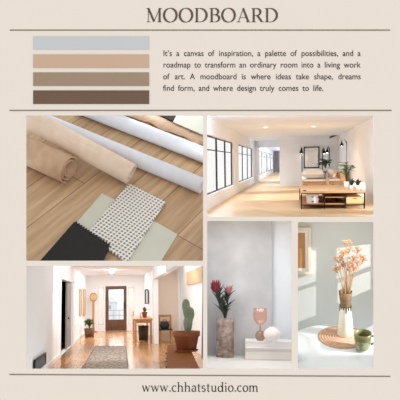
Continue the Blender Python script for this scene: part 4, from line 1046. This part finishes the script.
# unseen wall added at the right, openings shaped to cast the sun's patches
SUN5 = Vector((5.5, 5.2, -.1)); XG = A5(378.5, 300, Yw).x + .06
patches = [[(335.5, 248), (370.5, 244), (370.5, 266), (335.5, 279.5)], [(336.5, 283), (370.5, 270.5), (370.5, 289), (336.5, 304)],
           [(290, 251), (316, 250.5), (316, 281.5), (290, 289.5)], [(290, 293), (316, 285.5), (316, 315), (290, 325)]]
hol = []
for pch in patches:
    hh = []
    for x, y in pch:
        w_ = A5(x, y, Yw); d_ = w_ - SUN5; hh.append(SUN5 + d_ * ((XG - SUN5.x) / d_.x))
    hol.append(hh)
zlo = min(v.z for h_ in hol for v in h_) - .5; zhi = max(v.z for h_ in hol for v in h_) + .5
ylo = min(v.y for h_ in hol for v in h_)
struct('wall_right', holed([Vector((XG, ylo - .25, zlo)), Vector((XG, Yw, zlo)), Vector((XG, Yw, zhi)), Vector((XG, ylo - .25, zhi))], hol, (.012, 0, 0)), M['greenwall'], R5)
spot('window_sun', R5, SUN5, A5(330, 285, Yw), 3300, 22, .015, (1, .97, .95))
# picture on the wall
M['palewood'] = mat('pale_frame_wood', (226, 214, 196), .6, .04, 10)
picture(R5, 294.9, 226.5, 311.8, 273, Yw - .002, 3.2, M['palewood'], mat('cream_mount', (238, 236, 228), .7, .01), mat('ochre_print', (190, 138, 88), .7, .06, 5), 'ochre print in a pale wooden frame at the left edge of the wall', 3.0, depth=.05, lf=.4)
# mat, vase, flowers, mug
mc = G5(341.5, 337.3, .0006); u = R5.u(mc); rm = 23.2 * u
def woven(name, ca, cb, n):
    m, nt, b = base_mat(name); b.inputs['Roughness'].default_value = .9
    v = mapped(nt); L_ = N(nt, 'ShaderNodeVectorMath', operation='LENGTH'); nt.links.new(v, L_.inputs[0])
    w = N(nt, 'ShaderNodeMath', operation='MULTIPLY'); w.inputs[1].default_value = n; nt.links.new(L_.outputs['Value'], w.inputs[0])
    s_ = N(nt, 'ShaderNodeMath', operation='SINE'); nt.links.new(w.outputs[0], s_.inputs[0])
    nz = N(nt, 'ShaderNodeTexNoise', i_Scale=45.0, i_Detail=3); nt.links.new(v, nz.inputs['Vector'])
    ad = N(nt, 'ShaderNodeMath', operation='MULTIPLY_ADD'); ad.inputs[1].default_value = .22; nt.links.new(s_.outputs[0], ad.inputs[0]); nt.links.new(nz.outputs['Fac'], ad.inputs[2])
    cr = N(nt, 'ShaderNodeValToRGB'); e = cr.color_ramp.elements; e[0].position, e[1].position = .3, .7; e[0].color = rgb(*cb); e[1].color = rgb(*ca)
    nt.links.new(ad.outputs[0], cr.inputs['Fac']); nt.links.new(cr.outputs['Color'], b.inputs['Base Color'])
    bp = N(nt, 'ShaderNodeBump', i_Strength=.5, i_Distance=.01); nt.links.new(ad.outputs[0], bp.inputs['Height']); nt.links.new(bp.outputs['Normal'], b.inputs['Normal']); return m
M['woven'] = woven('woven_grass', (216, 180, 152), (178, 138, 110), 2 * PI / (rm / 9))
solo('placemat', MB().lathe(mc, [(.001, 0), (rm, 0), (rm * 1.005, .006), (rm * .99, .011), (.001, .011)], 64), M['woven'], R5, mc, 'round woven tan placemat under the vase on the white table', 'placemat')
vc = G5(345.3, 334.2, .0125); u = R5.u(vc); k5 = 1.09 * u       # heights are seen from above
t = Thing('ceramic_vase', 'cream vase with a brown dripping collar on the woven placemat', 'vase', R5, vc)
M['creamvase'] = mat('cream_glaze', (232, 226, 208), .4, .02, 8)
M['brownglaze'] = mat('brown_glaze', (144, 114, 76), .65, .15, 18, (96, 78, 54))
H_ = 39 * k5
t.part('body', MB().lathe(vc, [(.001, 0), (7.6 * u, 0), (7.9 * u, .5 * k5), (7.4 * u, 8 * k5), (5.6 * u, 24 * k5), (5.2 * u, 28 * k5)], 36), M['creamvase'])
cl = t.part('collar', MB().lathe(vc, [(5.2 * u, 28 * k5), (5.0 * u, 31 * k5), (5.4 * u, 34 * k5), (6.6 * u, 42.5 * k5), (6.0 * u, 42.5 * k5), (4.8 * u, 34 * k5), (4.4 * u, 30 * k5), (.001, 28 * k5)], 36), M['brownglaze'])
dp = MB(); rnd = random.Random(3)
for k in range(13):
    a = 2 * PI * k / 13; r0 = 5.25 * u; L = rnd.uniform(1.5, 5.5) * k5
    e0 = vc + Vector((math.cos(a) * r0, math.sin(a) * r0, 29 * k5)); r1 = r0 + .5 * u
    dp.tube([e0, vc + Vector((math.cos(a) * (r0 + .22 * L * .3), math.sin(a) * (r0 + .22 * L * .3), 29 * k5 - L))], [.75 * u, .55 * u], 8)
t.part('glaze_drips', dp, mat('dark_glaze', (70, 66, 50), .35, .1), parent=cl)
top = vc + Vector((0, 0, 41 * k5))
M['dry'] = mat('dried_flower', (222, 178, 140), .9, .12, 40, (196, 140, 104))
M['drystem'] = mat('dried_stem', (206, 170, 128), .9, .1, 30)
rnd = random.Random(12)
heads = [(-8.5, 22), (-7, 30), (-4, 36), (0.5, 47), (2.5, 40), (7, 34), (11, 40), (14.5, 36), (8, 25), (4, 29), (-1, 27), (16.5, 31), (-6, 25), (4, 21), (-2, 41), (12, 29)]
for i, (dx, dz) in enumerate(heads):
    lb = ['dried flower sprig reaching highest in the cream vase'] if i == 3 else None
    tip = top + Vector((dx * u, rnd.uniform(-6, 6) * u, dz * k5 * .98))
    t = Thing('dried_flower', lb[0] if lb else 'tan dried flower sprig in the bunch above the cream vase', 'flower', R5, top, 'dried flowers in the cream vase')
    a0 = top + Vector((dx * u * .12, rnd.uniform(-1.5, 1.5) * u, -8 * k5)); md = a0.lerp(tip, .5) + Vector((-dx * u * .12, 0, 2 * u))
    ms = MB().tube([a0, md, tip], [.38 * u, .32 * u, .22 * u], 6); mf = MB()
    for k in range(12):
        a = rnd.uniform(0, 2 * PI); r = rnd.uniform(.4, 4.6) * u; e_ = tip + Vector((math.cos(a) * r, math.sin(a) * r, rnd.uniform(.2, 3.0) * u))
        ms.tube([tip - (tip - md).normalized() * 3 * u, e_], .16 * u, 5, False)
        for q_ in range(4):
            mf.ball(e_ + Vector((rnd.uniform(-1, 1), rnd.uniform(-1, 1), rnd.uniform(-.5, .5))) * u, rnd.uniform(.45, .85) * u, .8, 6, 4)
    t.part('stem', ms, M['drystem']); t.part('flower_head', mf, M['dry'])
cc = G5(362.6, 349.0, .0125); u = R5.u(cc); k5 = 1.09 * u
t = Thing('mug', 'olive green glazed mug with a pale mottled side', 'mug', R5, cc)
M['olive'] = mat('olive_glaze', (138, 132, 84), .35, .15, 9, (104, 104, 62))
M['mottle'] = mat('pale_mottled_glaze', (178, 180, 150), .4, .15, 12, (120, 126, 90), contrast=(.42, .58))
t.part('body', MB().lathe(cc, [(.001, 0), (5.2 * u, 0), (6.9 * u, 1.6 * k5), (7.9 * u, 6 * k5), (8.1 * u, 10 * k5)], 36), M['mottle'])
t.part('rim_band', MB().lathe(cc, [(8.1 * u, 10 * k5), (8.3 * u, 13 * k5), (8.6 * u, 16.5 * k5), (7.9 * u, 16.5 * k5), (7.5 * u, 12 * k5), (6.6 * u, 3 * k5), (.001, 1.2 * k5)], 36), M['olive'])
t.part('handle', MB().tube([cc + Vector((8.0 * u, 0, 13.5 * k5)), cc + Vector((11.5 * u, 0, 14.0 * k5)), cc + Vector((13.2 * u, 0, 11 * k5)), cc + Vector((12.0 * u, 0, 7 * k5)), cc + Vector((7.6 * u, 0, 5.2 * k5))], 1.25 * u, 10), M['olive'])
